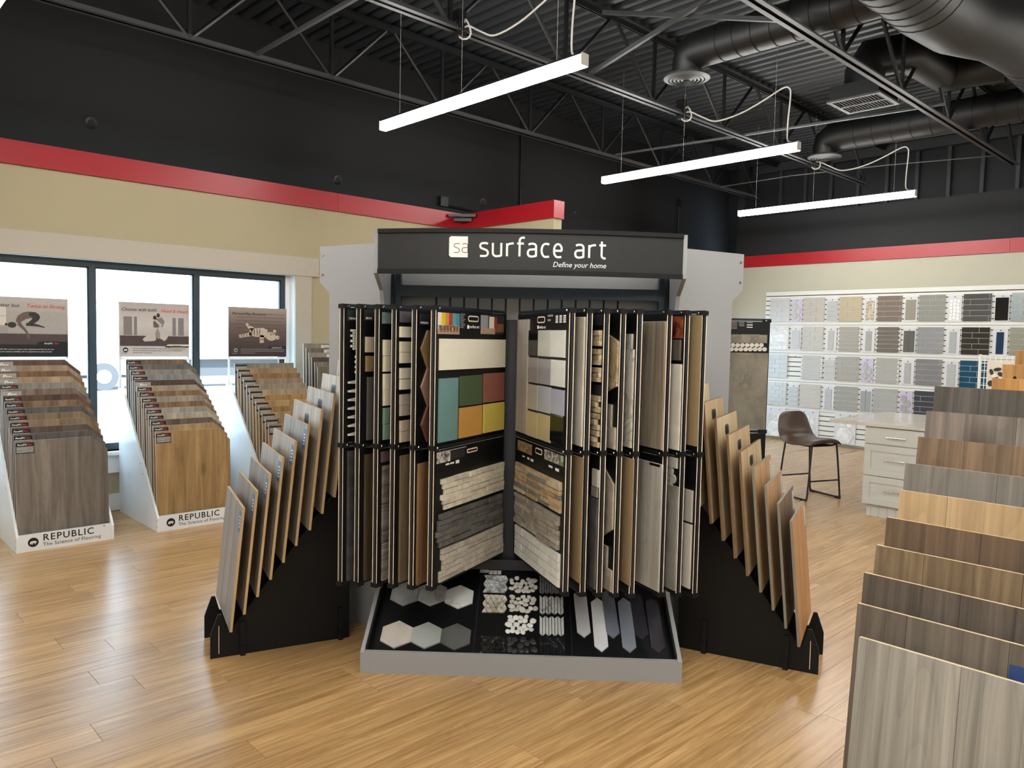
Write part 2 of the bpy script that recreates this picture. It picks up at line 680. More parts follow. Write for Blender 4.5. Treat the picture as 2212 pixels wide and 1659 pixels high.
struct('wall_left', wall_y(MB(), YL, YL+0.22, X0, XR+0.3, 0.0, ZB1, [WIN1, WIN2]), m_cream)
upl = MB().box(X0, YU, ZB1-0.2, XU+0.2, YU+0.2, ZDECK+0.3)
upl.box(X0, YL+0.2, ZB1-0.05, XU+0.2, YU+0.02, ZB1)
struct('wall_left_upper', upl, m_black_wall)
struct('wall_back', MB().box(XR, Y0, 0.0, XR+0.2, YL, ZB1), m_cream2)
upb = MB().box(XU, Y0, ZB1, XU+0.2, YU, ZDECK+0.3)
upb.box(XR-0.01, Y0, ZB1-0.02, XR+0.16, 7.0, 3.76)
upb.box(XR+0.16, Y0, 3.70, XU, 7.0, 3.76)
struct('wall_back_upper', upb, m_black_wall)
struct('wall_near', MB().box(X0-0.2, Y0, 0.0, X0, YU+.2, ZDECK+0.3), m_cream2)
struct('wall_right', MB().box(X0-0.2, Y0-0.2, 0.0, XU+0.2, Y0, ZDECK+0.3), m_cream2)
# corner pilaster and studs of the recess above the black panel
stud = MB().box(XR+0.02, 7.0, 3.1, XR+0.16, 7.14, ZDECK)
struct('trim_corner_post', stud, m_black_wall)
st = struct('trim_stud_wall', MB().box(XU-0.03, Y0, 3.76, XU, 7.2, 3.86), m_stud)
me_st = MB().box(-0.09, -0.025, 0, 0, 0.025, ZDECK-3.86-0.16).mesh('stud', m_stud)
for k in range(12):
    ob('stud', me_st, st, (XU-0.001, 6.7-0.45*k, 3.86))
box_ob('top_plate', (XU-0.16, Y0, ZDECK-0.17, XU-0.01, 7.2, ZDECK-0.02), m_stud, st)
# partition stub standing out from the window wall
XS0, XS1, YS = 6.06, 6.20, 5.77
struct('wall_partition', MB().box(XS0+0.012, YS+0.012, 0, XS1, YL, ZB1-0.02), m_cream)
tb = struct('trim_partition_band', MB().box(XS0-0.012, YS, ZB0, XS0+0.012, YL-0.03, ZB1), m_red)
box_ob('band_end', (XS0-0.012, YS-0.012, ZB0, XS1+0.012, YS+0.012, ZB1), m_red, tb)
# red bands
t = struct('trim_left_band', MB().box(X0, YL-0.028, ZB0, 4.308, YL, ZB1), m_red)
ob('band_board', MB().box(4.311, YL-0.028, ZB0, XS0-0.012, YL, ZB1).mesh('band_board', m_red), t)
ob('band_board', MB().box(XS1, YL-0.028, ZB0, XR, YL, ZB1).mesh('band_board', m_red), t)
t = struct('trim_back_band', MB().box(XR-0.028, 2.97, ZB0, XR, YL-0.03, ZB1), m_red)
ob('band_board', MB().box(XR-0.028, Y0, ZB0, XR, 2.967, ZB1).mesh('band_board', m_red), t)


# windows
def window(n, wn, mulls, yf):
    a, b, c, d = wn
    root = struct('window_%d' % n, MB()
                  .box(a, yf, d-0.055, b-0.055, yf+0.06, d-0.002)
                  .box(a, yf, c+0.002, b-0.055, yf+0.06, c+0.06)
                  .box(a, yf, c+0.06, a+0.05, yf+0.06, d-0.055)
                  .box(b-0.102, yf, c+0.06, b-0.055, yf+0.06, d-0.055), m_frame)
    edges = [a+0.05]+mulls+[b-0.102]
    for x in mulls:
        box_ob('mullion', (x-0.024, yf-0.005, c+0.06, x+0.024, yf+0.065, d-0.055), m_frame, root)
    for i in range(len(edges)-1):
        e0 = edges[i]+(0.024 if i else 0)
        e1 = edges[i+1]-(0.024 if i < len(mulls) else 0)
        box_ob('pane', (e0, yf+0.028, c+0.06, e1, yf+0.034, d-0.055), m_glass, root)
        bead = MB()
        for (p, q) in ((e0, e0+0.012), (e1-0.012, e1)):
            bead.box(p, yf+0.012, c+0.06, q, yf+0.05, d-0.055)
        bead.box(e0, yf+0.012, d-0.067, e1, yf+0.05, d-0.055)
        ob('glazing_bead', bead.mesh('glazing_bead', m_frame), root)
    box_ob('window_jamb', (b-0.055, yf, c, b-0.001, yf+0.06, d), m_white, root)
    # casing: header, sides, sill and apron
    tr = struct('trim_%d' % n, MB().box(a-0.28, YL-0.03, d, b+0.26, YL, d+0.19), m_trim)
    for (p, q) in ((a-0.18, a), (b, b+0.18)):
        box_ob('side_casing', (p, YL-0.022, c-0.02, q, YL, d), m_trim, tr)
    box_ob('window_sill', (a-0.2, YL-0.06, c-0.03, b+0.2, YL+0.1, c), m_white, tr)
    box_ob('apron', (a-0.18, YL-0.02, c-0.19, b+0.18, YL, c-0.03), m_white, tr)
    rev = MB().box(a, YL, d-0.002, b, YL+0.12, d)
    rev.box(b-0.002, YL, c, b, YL+0.12, d).box(a, YL, c, a+0.002, YL+0.12, d)
    ob('reveal_lining', rev.mesh('reveal_lining', m_white), tr)


window(1, WIN1, [1.032, 1.96, 2.864], 7.40)
window(2, WIN2, [10.1, 11.0], 7.40)
struct('baseboard_left', MB().box(X0, YL-0.018, 0, XS0, YL, 0.15), m_white)
struct('baseboard_back', MB().box(XR-0.018, Y0, 0, XR, 2.0, 0.12), m_white)

# ceiling: corrugated deck, ribs along y
ceil = struct('ceiling', MB().box(X0-0.3, Y0-0.3, ZDECK+0.05, XU+0.4, YU+0.4, ZDECK+0.25), m_deck)
rib_poly = [(-0.05, 0.05), (-0.03, 0.0), (0.03, 0.0), (0.05, 0.05)]
me_rib = MB().prism([(p[0], p[1]) for p in rib_poly], Y0-0.2, YU+0.1, 'Y').mesh('deck_rib', m_deck)
nr = int((XU-0.8)/0.1524)
for k in range(nr+1):
    ob('deck_rib', me_rib, ceil, (XU-0.1-0.1524*k, 0, ZDECK))


# open-web joists along x
def joist(y, label, z0=4.05, z1=4.74, xa=X0+0.1, xb=12.0, clip=None):
    r = thing('roof_joist', label, 'joist', (0, y, z0), group='open web roof joists')
    bot = MB()
    for s in (-1, 1):
        bot.box(xa, s*0.011, 0, xb, s*0.058, 0.007)
        bot.box(xa, s*0.011, 0, xb, s*0.018, 0.05)
    ob('bottom_chord', bot.mesh('bottom_chord', m_joist), r)
    top = MB()
    for s in (-1, 1):
        top.box(xa, s*0.011, z1-z0, xb+0.7, s*0.058, z1-z0+0.007)
        top.box(xa, s*0.011, z1-z0-0.05, xb+0.7, s*0.018, z1-z0)
    ob('top_chord', top.mesh('top_chord', m_black_metal), r)
    H = z1-z0-0.02
    p = 1.35
    me = MB().tube([(0, 0, 0.02), (p/2-0.03, 0, H)], 0.02, 6).mesh('web', m_black_metal)
    me2 = MB().tube([(p/2+0.03, 0, H), (p, 0, 0.02)], 0.02, 6).mesh('web', m_black_metal)
    mev = MB().box(-0.016, -0.014, 0.01, 0.016, 0.014, H).mesh('web_post', m_black_metal)
    x = 1.2
    while x+p < xb+0.2:
        ob('web', me, r, (x, 0, 0))
        ob('web', me2, r, (x, 0, 0))
        ob('web_post', mev, r, (x, 0, 0))
        x += p
    return r


joist(6.72, 'black open web roof joist closest to the window wall')
joist(4.90, 'black open web roof joist directly over the first linear lights')
joist(2.94, 'black open web roof joist to the right, passing under the ducts')


def bar(name, label, cat, pts, r, m, n=6):
    return tag(ob(name, MB().tube(pts, r, n).mesh(name, m)), label, cat)


def flat_bar(name, label, a, b, wd=0.03, h=0.03):
    a = Vector(a)
    b = Vector(b)
    d = b-a
    o = ob(name, MB().box(0, -wd/2, 0, d.length, wd/2, h).mesh(name, m_joist), None, a, (0, -math.asin(d.z/d.length), math.atan2(d.y, d.x)))
    return tag(o, label, 'bridging bar')


flat_bar('bridging_bar', 'flat steel bridging bar crossing above the window racks, upper left', (3.14, 6.72, 4.08), (3.14, 4.90, 4.08))
flat_bar('bridging_bar', 'long flat steel bridging bar crossing beneath the square ceiling grille', (8.1, 6.6, 4.06), (8.62, 2.75, 4.06), 0.03, 0.022)
bar('bridging_rod', 'thin steel rod spanning between joists near the far tile wall', 'rod', [(10.8, 6.7, 4.06), (11.0, 5.6, 4.12), (11.2, 4.3, 4.12), (11.5, 2.9, 4.10)], 0.009, m_joist)
flat_bar('bridging_brace', 'slanted steel brace between joists, left of the first round diffuser', (5.60, 4.9, 4.10), (5.75, 2.94, 4.68), 0.035, 0.035)
flat_bar('bridging_brace', 'slanted steel brace crossing near the top of the first round diffuser', (5.70, 4.85, 4.68), (5.85, 2.96, 4.12), 0.035, 0.035)


# ducts: one connected run of ductwork
DUCT = thing('ceiling_ductwork', 'black round ductwork with two ringed diffusers and a square grille under the deck', 'duct', (6.0, 2.15, 4.42))
DO = Vector((6.0, 2.15, 4.42))


def branch(x, y0, y1, z, r):
    t = Vector((x, y0, z))-DO
    n = 10
    pts = [(0, 0, -0.22), (0, 0, -0.12), (0, -0.02, -0.05), (0, -0.09, -0.01), (0, -0.2, 0), (0, y1-y0, 0)]
    run = ob('branch_run', MB().tube(pts, [r*0.8, r*0.85, r*0.95, r, r, r], 20).mesh('branch_run', m_duct), DUCT, t)
    me = MB().tube([(0, 0, 0), (0, -0.008, 0)], r+0.006, 20).mesh('duct_seam', m_duct)
    for k in range(1, n):
        ob('duct_seam', me, run, (0, -0.2+(y1-y0+0.2)*k/n, 0))
    d = ob('round_diffuser', MB().lathe([(0.21, 0.02), (0.215, 0.0), (0.17, -0.015), (0.165, 0.02)], 24).mesh('round_diffuser', m_joist), DUCT, t+Vector((0, 0, -0.24)))
    for rr in (0.14, 0.105, 0.07, 0.035):
        ob('diffuser_ring', MB().lathe([(rr+0.012, 0.03), (rr+0.02, -0.012), (rr, -0.02), (rr-0.008, 0.02)], 20).mesh('diffuser_ring', m_joist), d)
    ob('diffuser_back', MB().disc((0, 0), 0.165, 0.03, 0.035, 20).mesh('diffuser_back', m_black_metal), d)


branch(6.19, 4.22, 2.3, 4.30, 0.165)
branch(9.98, 4.62, 2.2, 4.30, 0.18)
pts = [(-1.6, 0.15, 0.0), (0.7, 0.15, 0.0), (1.25, 0.10, 0.0), (1.7, -0.1, 0.0), (2.3, -0.18, 0.0), (6.2, -0.18, 0.0)]
run = ob('trunk_run', MB().tube(pts, 0.33, 28).mesh('trunk_run', m_duct), DUCT)
me = MB().tube([(0, 0, 0), (0.008, 0, 0)], 0.335, 28).mesh('duct_seam', m_duct)
for k in range(14):
    ob('duct_seam', me, run, (-1.5+0.16*k, 0.15, 0))
for k in range(20):
    ob('duct_seam', me, run, (2.35+0.18*k, -0.18, 0))
gp = Vector((7.94, 3.30, 4.05))-DO
gb = ob('square_grille', MB().box(-0.24, -0.24, 0.0, 0.24, 0.24, 0.14).mesh('square_grille', m_black_metal), DUCT, gp)
ob('duct_boot', MB().tube([(0, 0, 0.14), (0, 0, 0.3), (0.03, -0.03, 0.42), (0.3, -0.3, 0.5), (1.2, -0.35, 0.5), (1.3, -0.9, 0.5)], 0.19, 18).mesh('duct_boot', m_duct), DUCT, gp)
fr = MB()
for (a, b, c, d) in ((-0.26, -0.26, 0.26, -0.22), (-0.26, 0.22, 0.26, 0.26), (-0.26, -0.22, -0.22, 0.22), (0.22, -0.22, 0.26, 0.22), (-0.012, -0.22, 0.012, 0.22)):
    fr.box(a, b, -0.02, c, d, -0.001)
ob('grille_frame', fr.mesh('grille_frame', m_joist), gb)
me = MB().box(-0.22, -0.003, -0.012, 0.22, 0.003, -0.001).mesh('grille_slat', m_joist)
for k in range(14):
    ob('grille_slat', me, gb, (0, -0.2+0.031*k, 0))

# fittings on the upper black wall
for (px, py), w_ in (((197, 265), 'large, upper left'), ((730, 388), 'small, over the seam of the red band'), ((1043, 437), 'small, just above the partition corner'), ((1240, 463), 'small, right of the partition end')):
    P = ony(px, py, YU-0.001)
    tag(ob('wall_anchor', MB().lathe([(0.028, 0.0), (0.052, 0.006), (0.06, 0.0)], 14).mesh('wall_anchor', m_black_metal), None, P, (math.pi/2, 0, 0)),
        'round black anchor ring on the black wall, %s' % w_, 'wall anchor', 'anchor rings on the black wall')
P = ony(955, 436, YU)
t = thing('junction_box', 'black electrical box with conduit on the wall above the red band', 'electrical box', (P.x, YU-0.002, P.z))
ob('box_body', MB().box(-0.06, -0.05, -0.06, 0.06, 0, 0.06).mesh('box_body', m_black_metal), t)
ob('conduit', MB().tube([(0.06, -0.025, -0.045), (2.2, -0.025, -0.10)], 0.014, 6).mesh('conduit', m_black_metal), t)
P = ony(1125, 300, YU)
bar('wall_conduit', 'vertical black conduit on the black wall behind the partition', 'conduit', [(P.x, YU-0.016, 3.12), (P.x, YU-0.016, 4.7)], 0.014, m_black_metal)
P = ony(1464, 440, YU)
t = thing('wall_switch_box', 'small black box with conduit drop near the far wall corner', 'electrical box', (P.x, YU-0.002, P.z))
ob('box_body', MB().box(-0.05, -0.05, -0.07, 0.05, 0, 0.07).mesh('box_body', m_black_metal), t)
ob('conduit', MB().tube([(0, -0.02, -0.07), (0, -0.02, -0.75)], 0.014, 6).mesh('conduit', m_black_metal), t)
# black corner sensor across the red band corner
t = thing('corner_sensor', 'black corner bracket sensor across the red band above the big display', 'sensor', (XS0-0.012, YL-0.028, 3.05))
ob('bracket_arm', MB().prism([(-0.24, 0.0), (-0.20, -0.02), (0.0, -0.22), (0.0, -0.26), (-0.03, -0.26), (-0.26, -0.03)], -0.012, 0.02).mesh('bracket_arm', m_black_metal), t)
ob('sensor_body', MB().prism([(-0.02, -0.02), (-0.17, -0.02), (-0.02, -0.17)], -0.055, -0.012).mesh('sensor_body', m_black_metal), t)

# ------------------------------------------------------------------ outside
m_pave = plain('pale_concrete', (196, 196, 192), 0.8, var=0.08, scale=2)
struct('pavement', MB().box(-60, YL+0.3, -0.5, 80, 90, -0.15), m_pave)
m_truck = plain('white_truck_paint', (238, 240, 242), 0.35, var=0.02)
m_tyre = plain('grey_tyre', (60, 64, 70), 0.8)
m_truckglass = plain('blue_grey_cab_glass', (110, 150, 180), 0.1)


def truck(x, y, label):
    t = thing('box_truck', label, 'truck', (x, y, -0.15))
    ob('cargo_box', MB().prism([(1.9, 0.9), (8.6, 0.9), (8.6, 3.05), (8.4, 3.2), (2.1, 3.2), (1.9, 3.05)], 0, 2.3, 'Y').mesh('cargo_box', m_truck), t)
    cab = ob('cab', MB().prism([(-0.6, 0.45), (1.8, 0.45), (1.8, 2.35), (0.75, 2.35), (0.2, 1.5), (-0.5, 1.25)], 0.1, 2.2, 'Y').mesh('cab', m_truck), t)
    ob('side_window', MB().prism([(0.45, 1.5), (1.4, 1.5), (1.4, 2.1), (0.85, 2.1)], 0.085, 0.099, 'Y').mesh('side_window', m_truckglass), cab)
    ob('mirror', MB().box(0.1, -0.15, 1.45, 0.3, -0.02, 1.95).box(0.18, -0.03, 1.6, 0.22, 0.1, 1.65).mesh('mirror', m_truckglass), cab)
    ob('chassis', MB().box(-0.3, 0.3, 0.35, 8.5, 2.0, 0.9).mesh('chassis', m_tyre), t)
    for xx in (0.55, 6.6):
        wm = MB()
        wm.disc((xx, 0.40), 0.40, 0.02, 0.28, 20, 'Y')
        wh = ob('wheel', wm.mesh('wheel', m_tyre), t)
        ob('hubcap', MB().disc((xx, 0.40), 0.2, 0.0, 0.02, 16, 'Y').mesh('hubcap', m_truck), wh)
    return t


truck(6.1, 24.0, 'white box truck parked outside, seen through the middle window pane')
truck(-5.2, 25.0, 'white box truck parked outside, seen through the leftmost window pane')
m_facade = plain('pale_facade', (226, 224, 216), 0.8, var=0.04, scale=1)
t = thing('street_building', 'pale low commercial building across the street behind the trucks', 'building', (-30, 48, -0.15))
ob('facade', MB().box(0, 0, 0, 90, 8, 3.4).mesh('facade', m_facade), t)
me = MB().box(0, -0.06, 0.9, 3.0, -0.001, 2.4).mesh('shop_window', m_truckglass)
for k in range(16):
    ob('shop_window', me, t, (3+5.4*k, 0, 0))
ob('roof_edge', MB().box(-0.2, -0.25, 3.4, 90.2, 8.2, 3.7).mesh('roof_edge', m_truck), t)

# ================================================================== LINEAR PENDANT LIGHTS
m_lamp = glow('lit_diffuser', (1.0, 0.98, 0.93), LAMP)
m_cap = plain('white_end_cap', (225, 225, 222), 0.4)
LZ = 3.46
LLEN = 2.42
me_diff = MB().prism([(-0.034, 0.075), (-0.038, 0.01), (-0.03, 0.0), (0.03, 0.0), (0.038, 0.01), (0.034, 0.075)], -LLEN/2, LLEN/2, 'Y').mesh('diffuser', m_lamp)
me_house = MB().box(-0.036, -LLEN/2-0.004, 0.075, 0.036, LLEN/2+0.004, 0.088).mesh('housing', m_black_metal)
me_cap = MB().box(-0.037, -0.006, 0.004, 0.037, 0, 0.086).mesh('end_cap', m_cap)
me_wire = MB().tube([(0, 0, 0.088), (0, 0, 1.25)], 0.0013, 5).mesh('hanger_wire', m_wire)
yA = 3.555
cord = [(0, 0.06, 0.09), (0, 0.10, 0.10), (0, 0.12, 0.14), (0, 0.12, 0.3), (0.01, 0.11, 0.55), (0.01, 0.13, 0.62), (0.01, 0.2, 0.63), (0.0, 0.42, 0.54),
        (0.0, 0.66, 0.47), (0.0, 0.92, 0.45), (0.0, 1.08, 0.52), (0.0, 1.22, 0.60), (0.02, 1.30, 0.62)]


def smooth_path(pts, n=4):
    P = [Vector(p) for p in pts]
    out = []
    for i in range(len(P)-1):
        a, b, c, d = P[max(i-1, 0)], P[i], P[i+1], P[min(i+2, len(P)-1)]
        for k in range(n):
            t_ = k/n
            out.append(0.5*((2*b)+(c-a)*t_+(2*a-5*b+4*c-d)*t_*t_+(3*b-a-3*c+d)*t_**3))
    out.append(P[-1])
    return out


me_cord = MB().tube(smooth_path(cord), 0.0075, 6).mesh('power_cord', m_white_cord)
loop = [(0.02+0.02*math.sin(a*2), 1.30+0.06*math.cos(a), 0.60+0.075*math.sin(a)) for a in [0.5*k for k in range(0, 22)]]
me_loop = MB().tube(loop, 0.0075, 6).mesh('cord_loop', m_white_cord)


def pendant(x, yc, label):
    t = thing('linear_pendant_light', label, 'pendant light', (x, yc, LZ), group='suspended linear lights')
    ob('diffuser', me_diff, t)
    ob('housing', me_house, t)
    for s in (-1, 1):
        ob('end_cap', me_cap, t, (0, s*(LLEN/2) + (0.006 if s > 0 else 0), 0))
    for yy in (-0.95, 0.1, 0.95):
        ob('hanger_wire', me_wire, t, (0, yy, 0))
    ob('power_cord', me_cord, t, (0, -LLEN/2, 0))
    ob('cord_loop', me_loop, t, (0, -LLEN/2, 0))
    ob('feed_box', MB().box(-0.03, 1.32, 0.56, 0.05, 1.40, 0.76).mesh('feed_box', m_black_metal), t, (0, -LLEN/2, 0))
    return t


yc = yA+LLEN/2
pendant(0.93, yc, 'lit linear pendant light only just entering the top left corner')
pendant(4.00, yc, 'lit linear pendant light nearest of the three above the big display')
pendant(7.12, yc, 'lit linear pendant light in the middle of the row of three')
pendant(10.22, yc, 'lit linear pendant light farthest away, in front of the tile wall')
pendant(0.93, 0.2, 'added fill pendant light of an unseen second row, behind the camera')  # lamps from here on are unseen, added to light the room frontally
pendant(4.00, 0.2, 'added fill pendant light of an unseen second row, right of the view, nearest')
pendant(7.12, 0.2, 'added fill pendant light of an unseen second row, right of the view, middle')
pendant(10.22, 0.2, 'added fill pendant light of an unseen second row, right of the view, farthest')
pendant(-2.3, yc, 'added fill pendant light extending the first row unseen, left behind the camera')
pendant(-2.3, 0.2, 'added fill pendant light of an unseen second row, left behind the camera')
pendant(0.93, -4.9, 'added fill pendant light of an unseen third row, behind the camera')
pendant(4.00, -4.9, 'added fill pendant light of an unseen third row, far right outside the view')
pendant(-2.3, -4.9, 'added fill pendant light of an unseen third row, left behind the camera')
pendant(2.48, 0.2, 'added fill pendant light of an unseen second row, overhead in front of the camera')  # this and the next sit between grid positions, added to brighten the display front
pendant(-0.62, 0.2, 'added fill pendant light of an unseen second row, overhead behind the camera')

# ================================================================== CENTRAL TILE DISPLAY
DO_ = Vector((2.4795, 2.509, 0))
DA = math.radians(-45.13)
DU = Vector((math.cos(DA), math.sin(DA), 0))
DV = Vector((-math.sin(DA), math.cos(DA), 0))
DISP = thing('tile_display', 'big grey and black tile display with hinged sample wings under a black sign', 'display', DO_, DA)


def dloc(P):
    r = P-DO_
    return Vector((r.dot(DU), r.dot(DV), r.z))


def don(x, y, P, n):
    """pixel on a plane given in the display's own frame, result in that frame"""
    Pw = DO_+DU*P[0]+DV*P[1]+Vector((0, 0, P[2]))
    nw = DU*n[0]+DV*n[1]+Vector((0, 0, n[2]))
    return dloc(onpl(x, y, Pw, nw))


# side panels
prof = [(0, 0), (0, .10), (.36, .29), (.40, .33), (.40, 1.74), (.36, 1.83), (.22, 1.905), (.22, 2.115), (.66, 2.115), (.66, 0)]
for s in (-1, 1):
    a, b = (s*0.74, s*0.76)
    ob('side_panel', MB().prism(prof, min(a, b), max(a, b), 'X').mesh('side_panel', m_grey_lam), DISP)
# swept outer panels with bolts
for s in (-1, 1):
    pr = ob('swept_panel', MB().prism([(0, 0), (0, 2.093), (.49, 2.093), (.49, 1.895), (.413, 1.83), (.413, 0)], -0.01, 0.01, 'Y').mesh('swept_panel', m_grey_lam),
            DISP, (s*0.762, 0.548, 0), (0, 0, math.radians(31.2) if s > 0 else math.pi-math.radians(31.2)))
    yy = -0.01 if s > 0 else 0.01
    for z in (2.045, 1.935):
        ob('bolt', MB().lathe([(0.0, -0.006), (0.007, -0.005), (0.009, 0.0)], 10).mesh('bolt', m_chrome), pr, (0.465, yy, z), (-math.pi/2 if s > 0 else math.pi/2, 0, 0))
ob('back_panel', MB().box(-0.74, 0.635, 0, 0.74, 0.655, 2.1).mesh('back_panel', m_grey_lam), DISP)
ob('dark_back_panel', MB().box(-0.665, 0.622, 0.30, 0.665, 0.634, 1.70).mesh('dark_back_panel', m_dark_lam), DISP)
for s in (-1, 1):
    ob('upright', MB().box(s*0.685, 0.555, 0.3, s*0.715, 0.60, 1.93).box(s*0.722, 0.57, 0.3, s*0.738, 0.60, 1.93).mesh('upright', m_blue_metal), DISP)
ob('crossbar', MB().box(-0.684, 0.555, 1.812, 0.684, 0.60, 1.872).mesh('crossbar', m_blue_metal), DISP)
ob('lower_crossbar', MB().box(-0.684, 0.555, 0.345, 0.684, 0.60, 0.40).mesh('lower_crossbar', m_blue_metal), DISP)
# curved sign board with a raised rim
SN = 14


def sign_v(u, extra=0.0):
    return 0.215-0.085*(1-(u/0.74)**2)-extra


sb = MB()
for k in range(SN):
    u0, u1 = -0.74+1.48*k/SN, -0.74+1.48*(k+1)/SN
    v0, v1 = sign_v(u0), sign_v(u1)
    sb.add([(u0, v0, 1.915), (u1, v1, 1.915), (u1, v1, 2.108), (u0, v0, 2.108), (u0, v0+.012, 1.915), (u1, v1+.012, 1.915), (u1, v1+.012, 2.108), (u0, v0+.012, 2.108)],
           [(0, 1, 2, 3), (5, 4, 7, 6), (1, 0, 4, 5), (3, 2, 6, 7)])
m_sign = plain('charcoal_sign_face', (19, 20, 21), 0.5, var=0.04)
sign = ob('sign_board', sb.mesh('sign_board', m_sign), DISP)
for (z0, z1) in ((1.903, 1.925), (2.098, 2.118)):
    rm = MB()
    for k in range(SN):
        u0, u1 = -0.74+1.48*k/SN, -0.74+1.48*(k+1)/SN
        v0, v1 = sign_v(u0, .012), sign_v(u1, .012)
        rm.add([(u0, v0, z0), (u1, v1, z0), (u1, v1, z1), (u0, v0, z1), (u0, v0+.03, z0), (u1, v1+.03, z0), (u1, v1+.03, z1), (u0, v0+.03, z1)],
               [(0, 1, 2, 3), (5, 4, 7, 6), (1, 0, 4, 5), (3, 2, 6, 7)])
    ob('sign_rim', rm.mesh('sign_rim', m_black_soft), sign)


def on_sign(u):
    du = 0.085*2*u/0.74**2
    return sign_v(u), math.atan(du)


# stroke lettering "surface art"
def arc(cx, cy, rx, ry, a0, a1, n=8):
    return [(cx+rx*math.cos(math.radians(a0+(a1-a0)*k/n)), cy+ry*math.sin(math.radians(a0+(a1-a0)*k/n))) for k in range(n+1)]


GL = {
    's': ([[(.62, .88), (.5, .93), (.3, .93)]+arc(.27, .73, .20, .20, 90, 230)+[(.2, .56), (.5, .44)]+arc(.42, .24, .20, .22, 50, -90)+[(.3, .02), (.06, .02)]], .72),
    'u': ([[(.06, .95), (.06, .3)]+arc(.30, .28, .24, .26, 180, 270)+[(.4, .02), (.66, .06)], [(.66, .95), (.66, .03)]], .80),
    'r': ([[(.08, .02), (.08, .93)], [(.08, .78), (.25, .9), (.55, .94)]], .56),
    'f': ([[(.22, .02), (.22, 1.1)]+arc(.42, 1.12, .20, .22, 180, 90)+[(.58, 1.34)], [(.04, .93), (.52, .93)]], .56),
    'a': ([[(.1, .86), (.25, .93)]+arc(.42, .72, .22, .21, 90, 0)+[(.64, .03)], [(.64, .55), (.3, .52)]+arc(.26, .28, .20, .25, 110, 270)+[(.4, .03), (.64, .08)]], .78),
    'c': ([[(.6, .9), (.42, .94)]+arc(.34, .48, .28, .46, 100, 260)+[(.42, .02), (.6, .05)]], .68),
    'e': ([[(.08, .47), (.62, .47)]+arc(.35, .56, .27, .38, -8, 180)+arc(.36, .40, .28, .38, 180, 270)+[(.45, .02), (.6, .05)]], .76),
    't': ([[(.22, 1.2), (.22, .25)]+arc(.42, .23, .20, .21, 180, 270)+[(.52, .02)], [(.04, .93), (.52, .93)]], .56),
    ' ': ([], .38),
}


def ribbon(mb, pts, w, conv):
    P = [Vector(p) for p in pts]
    L_, R_ = [], []
    for i, p in enumerate(P):
        t_ = (P[min(i+1, len(P)-1)]-P[max(i-1, 0)]).normalized()
        n = Vector((-t_.y, t_.x))*w/2
        L_.append(p+n)
        R_.append(p-n)
    for i in range(len(P)-1):
        mb.add([conv(q) for q in (R_[i], R_[i+1], L_[i+1], L_[i])], [(0, 1, 2, 3)])


def stroke_text(s, u0, z0, h, w, space, conv2):
    mb = MB()
    x = 0.0
    for ch in s:
        st_, adv = GL[ch]
        for pts in st_:
            ribbon(mb, pts, w, lambda q, x=x: conv2((x+q.x)*h+u0, q.y*h+z0))
        x += adv+space
    return mb, x*h


def sconv(u, z):
    return (u, sign_v(u, 0.0015), z)


q = don(1035, 556, (0, .14, 0), (0, 1, 0))
q2 = don(1310, 556, (0, .14, 0), (0, 1, 0))
LH = 0.071
tw = stroke_text('surface art', 0, 0, 1.0, .1, .19, sconv)[1]-0.19
hx = (q2.x-q.x)/tw
xx_ = q.x
for ch in 'surface art':
    if ch != ' ':
        mbt, _ = stroke_text(ch, xx_, 1.987, hx, 0.15, .19, sconv)
        ob('sign_letter', mbt.mesh('sign_letter', M_WHITE_INK), sign)
    xx_ += (GL[ch][1]+.19)*hx
# logo tile with "sa"
a = don(971, 513, (0, .155, 0), (0, 1, 0)).x
b = don(1021, 513, (0, .15, 0), (0, 1, 0)).x
lg = MB()
zz0, zz1 = 1.981, 2.080
rc = 0.008
pl_ = [(a+rc, zz0), (b-rc, zz0), (b, zz0+rc), (b, zz0+.018), (b-.006, zz0+.018), (b-.006, zz0+.055), (b, zz0+.058), (b, zz0+.066), (b-.006, zz0+.068), (b-.006, zz0+.076), (b, zz0+.078),
       (b, zz1-rc), (b-rc, zz1), (a+rc, zz1), (a, zz1-rc), (a, zz0+rc)]
vm = sign_v((a+b)/2, 0.0015)
lg.prism(pl_, vm+0.002, vm-0.0015, 'Y')
ob('sign_logo', lg.mesh('sign_logo', M_WHITE_INK), sign)
mb, wd_ = stroke_text('sa', a+0.021, zz0+.021, 0.047, .06, .1, lambda u, z: (u, vm-0.0026, z))
ob('logo_lettering', mb.mesh('logo_lettering', M_BLACK_INK), sign)
u_ = q2.x
vv, an = on_sign(u_-0.07)
ob('sign_lettering', T_DEFINE, sign, (u_, sign_v(u_, 0.002), 1.942), (math.pi/2, 0, an))

# tray at the foot
TP0 = Vector((0, .02, .085))
TN = Vector((0, -.195, .40)).normalized()
TSL = math.atan(.195/.40)
tray = ob('tray', MB().prism([(0.02, .0), (0.02, .075), (.60, .358), (.60, 0)], -0.739, 0.739, 'X').mesh('tray', m_black_board), DISP)
ob('tray_front', MB().box(-0.74, 0, 0, 0.74, 0.02, 0.105).mesh('tray_front', m_grey_lam), DISP)
for s in (-1, 1):
    ob('tray_rail', MB().prism([(0.02, .08), (0.02, .125), (.36, .29), (.36, .245)], s*0.738, s*0.728, 'X').mesh('tray_rail', m_black_soft), DISP)


def tp(x, y):
    """pixel to tray coordinates (u, distance up the slope)"""
    P = don(x, y, TP0-TN*0.003, TN)
    return (P.x, (P.y-.02)/math.cos(TSL))


TRAYF = ob('tray_liner', MB().box(-0.728, 0.0, -0.004, 0.728, 0.62, 0.0).mesh('tray_liner', m_black_board), DISP, (0, .02, .0805), (TSL, 0, 0))


